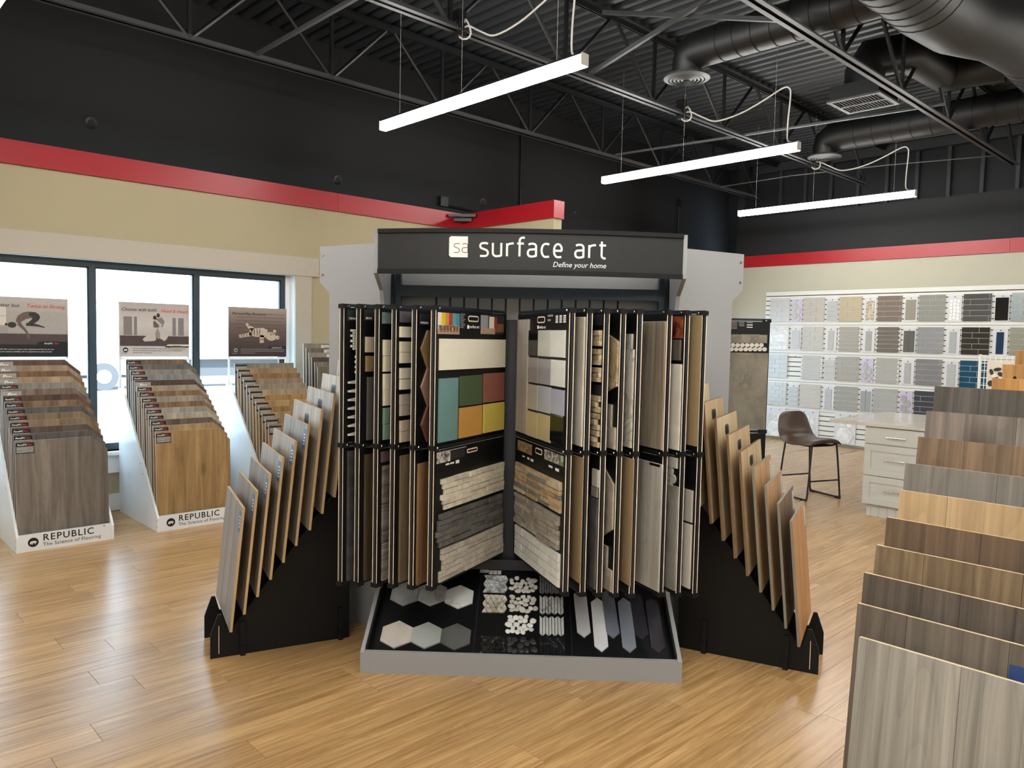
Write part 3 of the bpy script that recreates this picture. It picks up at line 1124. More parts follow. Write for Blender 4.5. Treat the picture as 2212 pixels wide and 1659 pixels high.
def tray_poly(name, poly, h, m, ch=0.002, parent=None, z0=0.0):
    cx = sum(p[0] for p in poly)/len(poly)
    cy = sum(p[1] for p in poly)/len(poly)
    return ob(name, MB().prism([(p[0]-cx, p[1]-cy) for p in poly], 0, h, ch=ch).mesh(name, m), parent or TRAYF, (cx, cy, z0))


m_mw = stone('white_marble', (205, 206, 206), (228, 228, 226), (186, 189, 192), scale=9, rough=0.3, bump=0.05)
m_mg = stone('grey_marble', (150, 152, 154), (182, 184, 186), (142, 146, 150), scale=7, rough=0.3, bump=0.05)
m_mb = stone('beige_marble', (186, 176, 166), (206, 198, 190), scale=5, rough=0.3, bump=0.05)
m_mgr = stone('sage_grey_marble', (148, 152, 146), (172, 176, 170), scale=5, rough=0.3, bump=0.05)
m_mk = stone('charcoal_marble', (70, 70, 68), (92, 92, 90), scale=5, rough=0.3, bump=0.05)
for (px, py, wpx, mm) in ((876, 1283, 61, m_mg), (933, 1283, 62, m_mg), (992, 1290, 60, m_mw), (857, 1371, 66, m_mb), (921, 1373, 64, m_mgr), (984.5, 1376, 64, m_mk)):
    c = tp(px, py)
    l = tp(px-wpx/2, py)
    r = (c[0]-l[0])/math.cos(math.radians(30))
    tray_poly('hexagon_tile', [(c[0]+r*math.cos(math.radians(30+60*k)), c[1]+r*math.sin(math.radians(30+60*k))) for k in range(6)], 0.009, mm, parent=TRAYF)


def glz(name, c, rough=0.12):
    return plain(name, c, rough, var=0.08, scale=12, bump=0.05)


# picket tiles on the right of the tray
pk = [((1245, 1275), (1262, 1378), glz('picket_white_glaze', (196, 198, 204))), ((1288, 1292), (1300, 1409), glz('picket_white_glaze2', (214, 215, 220))),
      ((1305, 1275), (1325, 1380), glz('picket_slate_glaze', (112, 118, 132))), ((1347, 1292), (1361, 1411), glz('picket_slate_glaze2', (124, 130, 142))),
      ((1366, 1280), (1388, 1383), glz('picket_black_glaze', (48, 46, 54))), ((1410, 1292), (1423, 1412), glz('picket_black_glaze2', (56, 53, 60)))]
for (tx, ty), (bx, by), mm in pk:
    A = tp(tx, ty)
    B = tp(bx, by)
    cxm, ln = B[0], A[1]-B[1]
    if ln > 0.36:
        ln = 0.36
    hw = 0.0335
    tip = 0.034
    poly = [(B[0], B[1]), (B[0]+hw, B[1]+tip), (A[0]*.35+B[0]*.65+hw, B[1]+ln-tip), (A[0]*.35+B[0]*.65, B[1]+ln), (A[0]*.35+B[0]*.65-hw, B[1]+ln-tip), (B[0]-hw, B[1]+tip)]
    tray_poly('picket_tile', poly, 0.008, mm, parent=TRAYF)


def rect_px(x0, y0, x1, y1):
    A = tp(x0, y1)
    B = tp(x1, y1)
    C = tp((x0+x1)/2, y0)
    return A[0], A[1], B[0], C[1]


m_black_stone = stone('polished_black_stone', (22, 22, 24), (44, 44, 46), (90, 90, 92), scale=14, rough=0.12, bump=0.3)
m_pebble = stone('white_pebble', (206, 202, 194), (232, 230, 224), (160, 156, 150), scale=16, rough=0.4, bump=0.1)
m_pebble_w = stone('bright_white_pebble', (228, 228, 224), (244, 244, 242), scale=16, rough=0.4, bump=0.1)
m_tri = stone('white_triangle_marble', (190, 192, 192), (228, 228, 226), (120, 124, 126), scale=20, rough=0.3, bump=0.05)
m_tri2 = stone('cream_triangle_marble', (206, 198, 184), (230, 224, 212), (160, 150, 136), scale=20, rough=0.3, bump=0.05)
m_ch1 = stone('silver_chevron', (120, 122, 128), (160, 162, 166), scale=30, rough=0.3, bump=0.05)
m_ch2 = stone('white_chevron', (206, 208, 210), (232, 232, 232), (150, 152, 156), scale=30, rough=0.3, bump=0.05)


def tri_sheet(x0, y0, x1, y1, m, label):
    a0, b0, a1, b1 = rect_px(x0, y0, x1, y1)
    cols, rows = 4, 4
    sw = (a1-a0)/(cols+0.5)
    sh = (b1-b0)/rows
    mb = MB()
    g = 0.0021
    for r in range(rows):
        for c in range(cols):
            for up in (0, 1):
                x = a0+c*sw+(0.5*sw if up == (r % 2) else 0)
                y = b0+r*sh
                if up:
                    mb.prism([(x+g, y+g*.6), (x+sw-g, y+g*.6), (x+sw/2, y+sh-g)], 0, 0.007)
                else:
                    mb.prism([(x+g, y+sh-g*.6), (x+sw/2, y+g), (x+sw-g, y+sh-g*.6)], 0, 0.007)
    o = ob('triangle_mosaic_sheet', mb.mesh('triangle_mosaic_sheet', m), TRAYF, (0, 0, 0))
    o['kind'] = 'stuff'
    o['label'] = label


def chev_sheet(x0, y0, x1, y1, m, label):
    a0, b0, a1, b1 = rect_px(x0, y0, x1, y1)
    cols, rows = 8, 9
    sw = (a1-a0)/cols
    sh = (b1-b0)/rows
    mb = MB()
    g = 0.0016
    for c in range(cols):
        d = sw*0.9*(1 if c % 2 else -1)/2
        for r in range(rows):
            x, y = a0+c*sw, b0+r*sh
            mb.prism([(x+g, y-d+g), (x+sw-g, y+d+g), (x+sw-g, y+d+sh-g), (x+g, y-d+sh-g)], 0, 0.006)
    o = ob('chevron_mosaic_sheet', mb.mesh('chevron_mosaic_sheet', m), TRAYF)
    o['kind'] = 'stuff'
    o['label'] = label


def pebble_sheet(x0, y0, x1, y1, mm, n=16, seed=1, name='pebble'):
    a0, b0, a1, b1 = rect_px(x0, y0, x1, y1)
    rnd = random.Random(seed)
    pts_ = []
    tries = 0
    rr = math.sqrt((a1-a0)*(b1-b0)/n)*0.56
    while len(pts_) < n and tries < 4000:
        tries += 1
        p = (a0+rr*.7+rnd.random()*(a1-a0-rr*1.4), b0+rr*.7+rnd.random()*(b1-b0-rr*1.4))
        r = rr*rnd.uniform(0.72, 1.12)
        if all(math.hypot(p[0]-q_[0], p[1]-q_[1]) > (r+q_[2])*0.76 for q_ in pts_):
            pts_.append((p[0], p[1], r))
    for (x, y, r) in pts_:
        key = (name, mm.name, rnd.randrange(4))
        if key not in MESH:
            pr_ = []
            lob = [1+0.14*rnd.uniform(-1, 1) for _ in range(10)]
            mb = MB()
            o = 0
            rings = ((1.0, 0.0), (1.02, 0.25), (0.82, 0.5), (0.45, 0.62))
            for (rad, z) in rings:
                mb.v += [(rad*lob[k]*math.cos(2*math.pi*k/10), rad*lob[k]*math.sin(2*math.pi*k/10)*0.85, z) for k in range(10)]
            for i in range(3):
                for k in range(10):
                    l = (k+1) % 10
                    mb.face((i*10+k, i*10+l, (i+1)*10+l, (i+1)*10+k), True)
            mb.face([30+k for k in range(10)], True)
            MESH[key] = mb.mesh(name, mm)
        o_ = ob(name, MESH[key], TRAYF, (x, y, 0), (0, 0, rnd.uniform(0, 6.28)))
        o_.scale = (r, r, r*0.6)


tri_sheet(1042, 1244, 1097, 1280, m_tri, 'white marble triangle mosaic')
tri_sheet(1040, 1286, 1095, 1323, m_tri2, 'cream marble triangle mosaic')
pebble_sheet(1098, 1246, 1162, 1280, m_pebble, 20, 3)
pebble_sheet(1097, 1284, 1162, 1323, m_pebble, 19, 4)
pebble_sheet(1091, 1328, 1160, 1369, m_pebble_w, 20, 5)
chev_sheet(1165, 1244, 1208, 1281, m_ch1, 'silver chevron mosaic')
chev_sheet(1165, 1290, 1218, 1325, m_ch2, 'pale grey chevron mosaic')
chev_sheet(1165, 1334, 1219, 1371, plain('bright_chevron', (226, 227, 228), 0.3), 'bright white chevron mosaic')
tri_sheet(1034, 1376, 1092, 1413, m_black_stone, 'black triangle mosaic')
pebble_sheet(1092, 1376, 1160, 1411, m_black_stone, 12, 8, 'black_pebble')
chev_sheet(1165, 1378, 1221, 1416, m_black_stone, 'black chevron mosaic')
for x in (1022, 1236):
    A = tp(x, 1410)
    ob('liner_seam', MB().box(A[0]-.0015, 0.03, 0, A[0]+.0015, 0.60, 0.001).mesh('liner_seam', m_dark_lam), TRAYF)
A = tp(1060, 1232)
lc = ob('picture_card', MB().box(-0.06, -0.035, 0, 0.06, 0.035, 0.0012).mesh('picture_card', m_black_soft), TRAYF, (A[0], A[1], 0))
ob('card_print', MB().box(-0.058, -0.02, .0012, -0.01, 0.033, 0.0016).mesh('card_print', m_mw), lc)
for k in range(3):
    ob('card_swatch', MB().box(-0.008+.023*k, -0.03, .0012, 0.012+.023*k, 0.0, 0.0016).mesh('card_swatch', m_mb), lc)

# hinge rods and wings
WV, WW = 0.58, 0.70
WZ0, WZM, WZ1 = 0.428, 1.088, 1.744
NEAR = [((737.6, 655), (733, 1264)), ((774.1, 656), (767, 1265)), ((814.3, 657), (806.7, 1267)), ((851.2, 657), (842.5, 1269)), ((894.6, 658), (886, 1272)), ((935.8, 659), (927, 1274)),
        ((1236, 665), (1223, 1286)), ((1273.4, 666), (1260.7, 1286)), ((1313, 666), (1294.5, 1286)), ((1348, 666), (1330, 1286)), ((1383, 666), (1366, 1287)),
        ((1448.7, 668), (1428, 1288)), ((1486.7, 668), (1466, 1288)), ((1520.3, 668), (1505, 1289))]
me_rod = MB().tube([(0, 0, WZ0-0.02), (0, 0, 1.812)], 0.006, 6).mesh('hinge_rod', m_black_metal)
fmesh = MB()
fmesh.box(WW-0.012, -.0055, WZ0, WW, .0055, WZ1)
fmesh.box(0.004, -.0055, WZ0, .016, .0055, WZ1)
for z in (WZ0, WZM-.008, WZ1-.014):
    fmesh.box(.016, -.0055, z, WW-.012, .0055, z+.014)
me_wing = fmesh.mesh('sample_wing', m_blue_metal)
bmb = MB()
for (z0, z1) in ((WZ0+.008, WZM-.012), (WZM+.012, WZ1-.016)):
    pass


def board_mesh(z0, z1):
    mb = MB()
    x0, x1 = 0.02, WW-0.004
    y0, y1 = 0.0100, 0.0145
    mb.cur = 0
    vs_ = [(x0, y0, z0), (x1, y0, z0), (x1, y1, z0), (x0, y1, z0), (x0, y0, z1), (x1, y0, z1), (x1, y1, z1), (x0, y1, z1)]
    mb.v = vs_
    mb.cur = 0
    mb.face((2, 3, 7, 6))
    mb.face((0, 1, 5, 4))
    mb.cur = 1
    for f in ((0, 3, 2, 1), (4, 5, 6, 7), (1, 2, 6, 5), (3, 0, 4, 7)):
        mb.face(f)
    return mb.mesh('sample_board', m_black_board, m_mdf)


me_bL = board_mesh(WZ0+.01, WZM-.012)
me_bU = board_mesh(WZM+.012, WZ1-.018)
me_clip = MB().box(WW-.04, -.0175, -.010, WW+.003, .0175, .010).mesh('edge_clip', m_black_soft)
me_wbolt = MB().lathe([(0.0, 0.004), (0.005, 0.003), (0.0065, 0.0)], 8).mesh('bolt', m_chrome)
WINGS = []
cam2 = dloc(CP)
for i in range(14):
    hu = -0.0125+(i-6.5)*0.0745
    hing = Vector((hu, WV))
    angs = []
    for (x, y) in NEAR[i]:
        d = ray(x, y)
        d2 = Vector((d.dot(DU), d.dot(DV)))
        o2 = Vector((cam2.x, cam2.y))-hing
        A = d2.dot(d2)
        Bq = 2*o2.dot(d2)
        Cq = o2.dot(o2)-WW*WW
        disc = Bq*Bq-4*A*Cq
        t_ = (-Bq-math.sqrt(max(disc, 0)))/(2*A)
        p = o2+d2*t_
        angs.append(math.atan2(p.y, p.x))
    ang = sum(angs)/len(angs)
    wing = ob('sample_wing', me_wing, DISP, (hu, WV, 0), (0, 0, ang))
    ob('hinge_rod', me_rod, DISP, (hu, WV, 0))
    side = 1 if i < 6 else -1
    for (me, nm) in ((me_bL, 'sample_board'), (me_bU, 'sample_board')):
        ob(nm, me, wing)
        b2 = ob(nm, me, wing)
        b2.scale = (1, -1, 1)
    for z in (WZ1-.012, WZM, WZ0+.006):
        ob('edge_clip', me_clip, wing, (0, 0, z))
    for z in (WZ1-.012, WZM):
        ob('bolt', me_wbolt, wing, (WW-.028, side*.0175, z), (-side*math.pi/2, 0, 0))
    dirv = Vector((math.cos(ang), math.sin(ang), 0))
    nv = Vector((-math.sin(ang), math.cos(ang), 0))*side
    WINGS.append((wing, Vector((hu, WV, 0)), dirv, nv, side))


def wpx(i, x, y, off=.0145):
    """pixel to (distance from hinge, height) on the visible face of wing i"""
    wing, hp, dv, nv, side = WINGS[i]
    P = don(x, y, hp+nv*off, nv)
    return ((P-hp).dot(dv), P.z)


def wpoly(i, name, poly, th, m, ch=0.0015, base=.0145, **kw):
    """outline in wing coordinates raised from the visible face"""
    wing, hp, dv, nv, side = WINGS[i]
    cx = sum(p[0] for p in poly)/len(poly)
    cz = sum(p[1] for p in poly)/len(poly)
    me = MB().prism([(p[0]-cx, p[1]-cz) for p in poly], side*base, side*(base+th), 'Y', ch=ch).mesh(name, m)
    return ob(name, me, wing, (cx, 0, cz), **kw)


def wrect(i, name, xn, yt, yb, xf, m, th=.009, width=None, **kw):
    """rectangle: near edge at pixel xn between yt and yb, far edge at pixel xf or by width in metres"""
    a, z1 = wpx(i, xn, yt)
    a2, z0 = wpx(i, xn, yb)
    a = (a+a2)/2
    if width:
        f = a-width
    else:
        f = wpx(i, xf, (yt+yb)/2)[0]
    f = max(f, 0.025)
    return wpoly(i, name, [(f, z0), (a, z0), (a, z1), (f, z1)], th, m, **kw)


def Z1(x, y, o=640):
    return (715+x/9.217, o+y/9.217)


def ZA(x, y):
    return (1210+x/6.703, 640+y/6.703)


def ZBc(x, y, o=800):
    return (1210+x/3.848, o+y/3.848)


def wt(i, name, n_, yb_px, m, width=.22, **kw):
    wrect(i, name, n_[0], n_[1], yb_px, None, m, width=width, **kw)


def wlabel(i, n_, yb_px, m, width=.14, text=None):
    o = wrect(i, 'picture_label', n_[0], n_[1], yb_px, None, m, th=.001, width=width, ch=0)
    if text:
        wing, hp, dv, nv, side = WINGS[i]
        zz = wpx(i, n_[0], yb_px)[1]-o.location.z
        ob('lettering', text, o, ((width/2-.008) if side > 0 else (-width/2+.008), side*.0165, zz+.006), (math.pi/2, 0, math.pi if side > 0 else 0))
    return o


m_ivory = plain('ivory_glazed_tile', (226, 220, 200), 0.25, var=0.04)
m_cream_t = plain('cream_tile', (216, 206, 182), 0.35, var=0.05)
m_taupe_t = plain('taupe_tile', (172, 162, 146), 0.35, var=0.05)
m_tan_t = plain('tan_tile', (190, 174, 152), 0.35, var=0.05)
m_olive_t = plain('olive_tile', (140, 120, 84), 0.35, var=0.05)
m_dkgrey_t = plain('dark_olive_grey_tile', (84, 82, 78), 0.4, var=0.08)
m_green_t = plain('sage_green_tile', (116, 142, 124), 0.25, var=0.06)
m_white_t = plain('white_mosaic_tile', (228, 226, 218), 0.3, var=0.03)
m_dkstone = stone('dark_grey_stone_tile', (58, 58, 60), (86, 86, 86), scale=12, rough=0.5, bump=0.1)
m_wbrown = wood('brown_wood_tile', (110, 90, 64), (60, 48, 34), 'Z', var=0.3, across=30)
m_wgrey = wood('weathered_grey_wood_tile', (158, 148, 134), (74, 68, 62), 'X', var=0.3, along=3, across=40)
m_wtan = wood('tan_wood_tile', (140, 120, 88), (112, 94, 66), 'Z', var=0.15, across=30)
m_woak = wood('warm_oak_wood_tile', (158, 116, 72), (118, 80, 46), 'Z', var=0.2, across=30)
m_pic_teal = plain('dark_teal_print', (44, 58, 64), 0.4, var=0.35, scale=60)
m_pic_grey = plain('grey_violet_print', (96, 90, 98), 0.4, var=0.4, scale=50)
m_pic_dark = plain('dark_print', (44, 42, 46), 0.4, var=0.5, scale=50)
m_pic_green = plain('soft_green_print', (104, 128, 122), 0.4, var=0.5, scale=40)
m_pic_rose = plain('brown_rose_print', (92, 74, 74), 0.4, var=0.5, scale=40)
m_pic_stone = stone('stone_photo_print', (88, 78, 60), (190, 160, 110), scale=60, rough=0.4, bump=0)
m_pic_room = stone('room_photo_print', (50, 48, 46), (214, 210, 202), scale=45, rough=0.4, bump=0)
m_hex1 = stone('olive_brown_hexagon', (132, 108, 70), (150, 124, 86), scale=10, rough=0.45, bump=0.05)
m_hex2 = stone('rose_brown_hexagon', (140, 108, 92), (156, 124, 108), scale=10, rough=0.45, bump=0.05)
m_hex3 = stone('rust_red_hexagon', (104, 66, 54), (118, 78, 66), scale=10, rough=0.45, bump=0.05)

# wing 1
wlabel(0, Z1(325, 265), Z1(0, 485)[1], m_pic_teal, text=T_TRIVIUM)
for k in range(8):
    wt(0, 'mosaic_stick', Z1(385 if k % 2 == 0 else 430, 657+52*k), Z1(0, 657+52*k+46)[1], m_white_t, .16 if k % 2 == 0 else .14, th=.008)
for k in range(4):
    wt(0, 'mosaic_square', Z1(470, 1180+101*k), Z1(0, 1180+101*k+48)[1], m_white_t, .02, th=.008)
tipx = [(330, 240), (330, 415), (330, 590), (330, 760), (330, 935), (330, 1105), (330, 1280)]
for (x, y) in tipx:
    a, z = wpx(0, *Z1(x, y, 800))
    wpoly(0, 'mosaic_spike', [(a, z-.005), (a, z+.003), (a-.075, z+.012), (a-.15, z+.003), (a-.15, z-.005), (a-.075, z-.010)], .008, m_white_t)
wt(0, 'stone_tile', Z1(310, 322, 940), Z1(0, 1335, 1110)[1], m_dkstone, .28)
# wing 2
wlabel(1, Z1(665, 270), Z1(0, 480)[1], m_pic_dark, text=T_BRAVE)
wt(1, 'tile', Z1(675, 805), Z1(0, 1115)[1], m_tan_t, .25)
wt(1, 'tile', Z1(680, 1188), Z1(0, 1500)[1], m_olive_t, .25)
wt(1, 'tile', Z1(705, 135, 800), Z1(0, 1390, 800)[1], m_dkgrey_t, .25)
wt(1, 'wood_look_tile', Z1(650, 392, 940), Z1(0, 1325, 1110)[1], m_wbrown, .25)
# wing 3
wlabel(2, Z1(1015, 315), Z1(0, 540)[1], m_pic_green)
for (y0, y1, o, mm) in ((865, 1180, 640, m_cream_t), (1187, 1500, 640, m_cream_t), (70, 385, 800, m_cream_t), (388, 705, 800, m_cream_t), (748, 1070, 800, m_green_t), (1076, 1385, 800, m_green_t)):
    wt(2, 'tile', Z1(1026, y0, o), Z1(0, y1, o)[1], mm, .3)
wlabel(2, Z1(990, 335, 940), Z1(0, 545, 940)[1], m_pic_rose)
for (a, b) in ((Z1(1008, 612, 940), Z1(0, 1360, 940)[1]), (Z1(1000, 1378, 940), Z1(0, 570, 1110)[1]), (Z1(1000, 588, 1110), Z1(0, 1332, 1110)[1])):
    wt(2, 'wood_look_tile', a, b, m_wgrey, .3)
# wing 4
wlabel(3, Z1(1365, 295), Z1(0, 515)[1], m_pic_grey)
for (y0, y1, o, mm) in ((600, 818, 640, m_ivory), (900, 1110, 640, m_cream_t), (1117, 1332, 640, m_cream_t), (1430, 1640, 640, m_cream_t), (178, 385, 800, m_cream_t), (482, 690, 800, m_taupe_t), (697, 910, 800, m_taupe_t), (1005, 1215, 800, m_tan_t), (1222, 1436, 800, m_tan_t)):
    wt(3, 'tile', Z1(1357, y0, o), Z1(0, y1, o)[1], mm, .3)
wt(3, 'wood_look_tile', Z1(1350, 415, 940), Z1(0, 1362, 1110)[1], m_wtan, .3)
# wing 5
wlabel(4, Z1(1760, 345), Z1(0, 570)[1], m_pic_dark, text=T_PARK)
for (yt, ym, yb, ot, om, ob_, mm) in ((675, 1045, 1415, 640, 640, 640, m_hex1), (1418, 332, 690, 640, 800, 800, m_hex2), (690, 1085, 1425, 800, 800, 800, m_hex3)):
    a, z = wpx(4, *Z1(1775, ym, om))
    zt = wpx(4, *Z1(1900, yt, ot))[1]
    zb = wpx(4, *Z1(1900, yb, ob_))[1]
    h_ = (zt-zb)/2
    wpoly(4, 'hexagon_tile', [(a, z), (a-h_*.577, zb), (a-h_*1.73, zb), (a-h_*2.31, z), (a-h_*1.73, zt), (a-h_*.577, zt)], .009, mm)
wt(4, 'wood_look_tile', Z1(1700, 575, 940), Z1(0, 1418, 1110)[1], m_woak, .3)


def Z5(x, y):
    return (700+x/4.148, 600+y/4.148)


def Z6(x, y):
    return (1080+x/4.148, 600+y/4.148)


def Z7(x, y):
    return (700+x/4.484, 930+y/4.484)


def Z8(x, y):
    return (1080+x/4.483, 930+y/4.483)


# wing 6: the open left page
def page(i, Zf, name, xn, yt, yb, xf, m, **kw):
    p = Zf(xn, yt)
    return wrect(i, name, p[0], p[1], Zf(0, yb)[1], Zf(xf, 0)[0], m, **kw)


def card_print(o, i, parts):
    """flat coloured blocks on a label card: (x0,z0,x1,z1 as fractions, material), x from the viewer's left"""
    side = WINGS[i][4]
    bb = [v.co for v in o.data.vertices]
    xs = [v.x for v in bb]
    zs = [v.z for v in bb]
    xa, xb, za, zb = min(xs), max(xs), min(zs), max(zs)
    ys = max(abs(v.y) for v in bb)*side
    for (a, c, b, d, m) in parts:
        if side > 0:
            p, q = xb-(xb-xa)*a, xb-(xb-xa)*b
        else:
            p, q = xa+(xb-xa)*a, xa+(xb-xa)*b
        ob('card_print', MB().box(p, ys, za+(zb-za)*c, q, ys+side*.0006, za+(zb-za)*d).mesh('card_print', m), o)


fl = [plain('print_%s' % n, c, 0.4) for n, c in (('cream', (226, 216, 190)), ('yellow', (214, 182, 50)), ('ochre', (190, 140, 60)), ('red', (170, 52, 46)), ('teal', (84, 150, 150)), ('blue', (70, 130, 146)), ('floor', (170, 140, 120)), ('grey', (150, 148, 150)), ('darkred', (160, 60, 40)), ('brown', (120, 84, 50)))]
o = page(5, Z5, 'picture_label', 1017, 308, 503, 1212, m_pic_room, th=.001, ch=0)
card_print(o, 5, [(k/6, .42, (k+1)/6, 1.0, fl[k]) for k in range(6)]+[(0, 0, 1, .2, fl[6])]+[(.1+.15*k, .1, .2+.15*k, .4, fl[9]) for k in range(6)])
o = page(5, Z5, 'picture_label', 1402, 325, 503, 1612, m_pic_dark, th=.001, ch=0)
card_print(o, 5, [(0, 0, .6, .3, fl[6]), (.0, .3, .3, .95, fl[7]), (.35, .3, .56, .9, fl[0]), (.58, .1, .68, .9, fl[8]), (.7, .1, .98, .55, fl[9])])
for k in range(9):
    page(5, Z5, 'print_line', 1220, 322+15*k, 328+15*k, 1265-(k % 3)*8, M_GREY_INK, th=.0006, ch=0)


def handle_hole(i, Zf, xn, yt, yb, xf):
    o = page(i, Zf, 'handle_rim', xn, yt, yb, xf, m_mdf, th=.0012, ch=.0)
    me = o.data
    xs = [v.co.x for v in me.vertices]
    zs = [v.co.z for v in me.vertices]
    w_, h_ = max(xs), max(zs)
    s = WINGS[i][4]

    def capsule(w, h, n=6):
        r = min(w, h)
        pts = []
        for k in range(n+1):
            a_ = -math.pi/2+math.pi*k/n
            pts.append((w-r+r*math.cos(a_), r*math.sin(a_)))
        for k in range(n+1):
            a_ = math.pi/2+math.pi*k/n
            pts.append((-w+r+r*math.cos(a_), r*math.sin(a_)))
        return pts
    o.data = MB().prism(capsule(w_, h_), s*.0145, s*.0157, 'Y').mesh('handle_rim', m_mdf)
    ob('handle_slot', MB().prism(capsule(w_-.006, h_-.006), s*.0157, s*.0161, 'Y').mesh('handle_slot', m_black_soft), o)
    return o


handle_hole(5, Z5, 1290, 338, 393, 1385)


def wtext(i, tm, x, y):
    a, z = wpx(i, x, y)
    s = WINGS[i][4]
    ob('lettering', tm, WINGS[i][0], (a, s*.0152, z), (math.pi/2, 0, math.pi if s > 0 else 0))


wtext(5, T_SASM, *Z5(1306, 450))
wtext(5, T_IMPACT, *Z5(1020, 492))
page(5, Z5, 'logo_print', 1283, 425, 456, 1301, M_WHITE_INK, th=.0006, ch=0)
page(5, Z5, 'tile', 1028, 545, 829, 1612, m_ivory, th=.01)
page(5, Z5, 'tile', 1020, 905, 1480, 1187, glz('teal_tile', (102, 138, 138), 0.35), th=.009)
page(5, Z5, 'tile', 1206, 882, 1152, 1405, glz('moss_green_tile', (70, 86, 58), 0.4), th=.009)
page(5, Z5, 'tile', 1422, 860, 1120, 1604, glz('brick_red_tile', (136, 82, 70), 0.4), th=.009)
page(5, Z5, 'tile', 1203, 1168, 1440, 1402, glz('orange_tile', (192, 142, 72), 0.35), th=.009)
page(5, Z5, 'tile', 1420, 1136, 1393, 1602, glz('yellow_tile', (202, 184, 84), 0.35), th=.009)


# stacked-stone ledger panels, each stone a piece of its own
def ledger(i, Zf, xn, yt, yb, xf, rows, mats, seed, step=None, brick=False, grout=None):
    rnd = random.Random(seed)
    p = Zf(xn, yt)
    q = Zf(xn, yb)
    a1, z1 = wpx(i, *p)
    z0 = wpx(i, *q)[1]
    a0 = max(wpx(i, Zf(xf, 0)[0], (p[1]+q[1])/2)[0], 0.03)
    if grout:
        wpoly(i, 'mosaic_backing', [(a0, z0), (a1, z0), (a1, z1), (a0, z1)], .006, grout, ch=0)
    W_ = a1-a0
    hh = (z1-z0)/rows
    for r in range(rows):
        x = a0
        ext = rnd.choice((0, 0, .014, -.012)) if not brick else 0
        end = min(a1+ext, WW-.012)
        if brick:
            ln = W_/2.6
            cuts = [a0]
            c = a0+(ln if r % 2 == 0 else ln/2)
            while c < end-.03:
                cuts.append(c)
                c += ln
            cuts.append(end)
        else:
            cuts = [a0]
            c = a0+rnd.uniform(.08, .26)
            while c < end-.05:
                cuts.append(c)
                c += rnd.uniform(.1, .28)
            cuts.append(end)
        zb_ = z0+r*hh
        for k in range(len(cuts)-1):
            g = .0022 if brick else .0008
            th = .013 if brick else rnd.uniform(.010, .019)
            dz = 0 if brick else rnd.uniform(-.002, .002)
            wpoly(i, 'stone', [(cuts[k]+g, zb_+g+dz), (cuts[k+1]-g, zb_+g+dz), (cuts[k+1]-g, zb_+hh-g+dz), (cuts[k]+g, zb_+hh-g+dz)], th, rnd.choice(mats), ch=.0025)


m_l1 = stone('ivory_ledger_stone', (196, 188, 166), (218, 212, 194), scale=22, rough=0.6, bump=0.35)
m_l2 = stone('charcoal_ledger_stone', (78, 76, 72), (104, 102, 98), scale=22, rough=0.55, bump=0.35)
m_l3 = stone('greige_ledger_stone', (166, 158, 144), (194, 188, 176), scale=22, rough=0.6, bump=0.35)
m_l4 = stone('golden_ledger_stone', (166, 138, 100), (192, 170, 138), scale=22, rough=0.6, bump=0.35)
m_l4b = stone('slate_ledger_stone', (112, 112, 106), (134, 132, 124), scale=22, rough=0.6, bump=0.35)
m_l4c = stone('pale_tan_ledger_stone', (178, 160, 132), (200, 184, 158), scale=22, rough=0.6, bump=0.35)
m_l5 = stone('mauve_grey_ledger_stone', (136, 126, 114), (164, 156, 144), scale=22, rough=0.6, bump=0.35)
m_l5b = stone('light_mauve_ledger_stone', (160, 152, 140), (182, 176, 166), scale=22, rough=0.6, bump=0.35)
m_l6 = stone('white_brick_stone', (202, 202, 196), (222, 222, 218), scale=26, rough=0.6, bump=0.35)
m_grout = plain('white_grout', (226, 226, 222), 0.8)
ledger(5, Z7, 1140, 465, 770, 1728, 6, [m_l1], 11)
ledger(5, Z7, 1092, 822, 1140, 1700, 6, [m_l2], 12)
ledger(5, Z7, 1122, 1150, 1465, 1712, 6, [m_l3], 13)
o = page(5, Z7, 'picture_label', 1087, 215, 417, 1372, m_black_soft, th=.001, ch=0)
card_print(o, 5, [(0, .45, .45, .95, m_pic_room), (.45, .5, .95, .9, m_pic_dark), (.3, .28, .42, .36, M_WHITE_INK), (.45, .28, .58, .36, M_WHITE_INK), (.64, .24, .76, .4, M_WHITE_INK), (.0, .95, 1.0, 1.0, M_GREY_INK)])
handle_hole(5, Z7, 1383, 180, 222, 1485)

# wing 7: the open right page
g7 = {'blk': plain('black_gloss_tile', (20, 21, 23), 0.08, var=.02), 'sage': glz('pale_sage_gloss', (196, 200, 190)), 'white': glz('white_gloss', (216, 218, 214)), 'taupe': glz('taupe_gloss', (156, 150, 146)), 'grey': glz('grey_gloss', (150, 150, 154)),
      'greige': glz('greige_gloss', (182, 178, 168)), 'blue': glz('blue_grey_gloss', (172, 178, 186)), 'lav': glz('lavender_grey_gloss', (164, 170, 186)), 'tan': glz('tan_gloss', (198, 184, 148)), 'tan2': glz('deep_tan_gloss', (192, 178, 138))}
m_palewood = wood('pale_wood_tile', (190, 182, 168), (164, 154, 140), 'Z', var=0.12, across=34)
page(6, Z6, 'wood_look_tile', 258, 372, 1408, 162, m_palewood, th=.009)
handle_hole(6, Z6, 405, 345, 405, 336)
o = page(6, Z6, 'picture_label', 605, 318, 410, 426, m_black_soft, th=.001, ch=0)
card_print(o, 6, [(.44+.19*k, .1+.2*j, .56+.19*k, .24+.2*j, M_WHITE_INK) for k in range(3) for j in range(4)]+[(.02, .75, .3, .95, M_GREY_INK), (.02, .3, .18, .5, M_GREY_INK)])
wtext(6, T_SASM, *Z6(350, 455))
page(6, Z6, 'logo_print', 347, 428, 457, 336, M_WHITE_INK, th=.0006, ch=0)
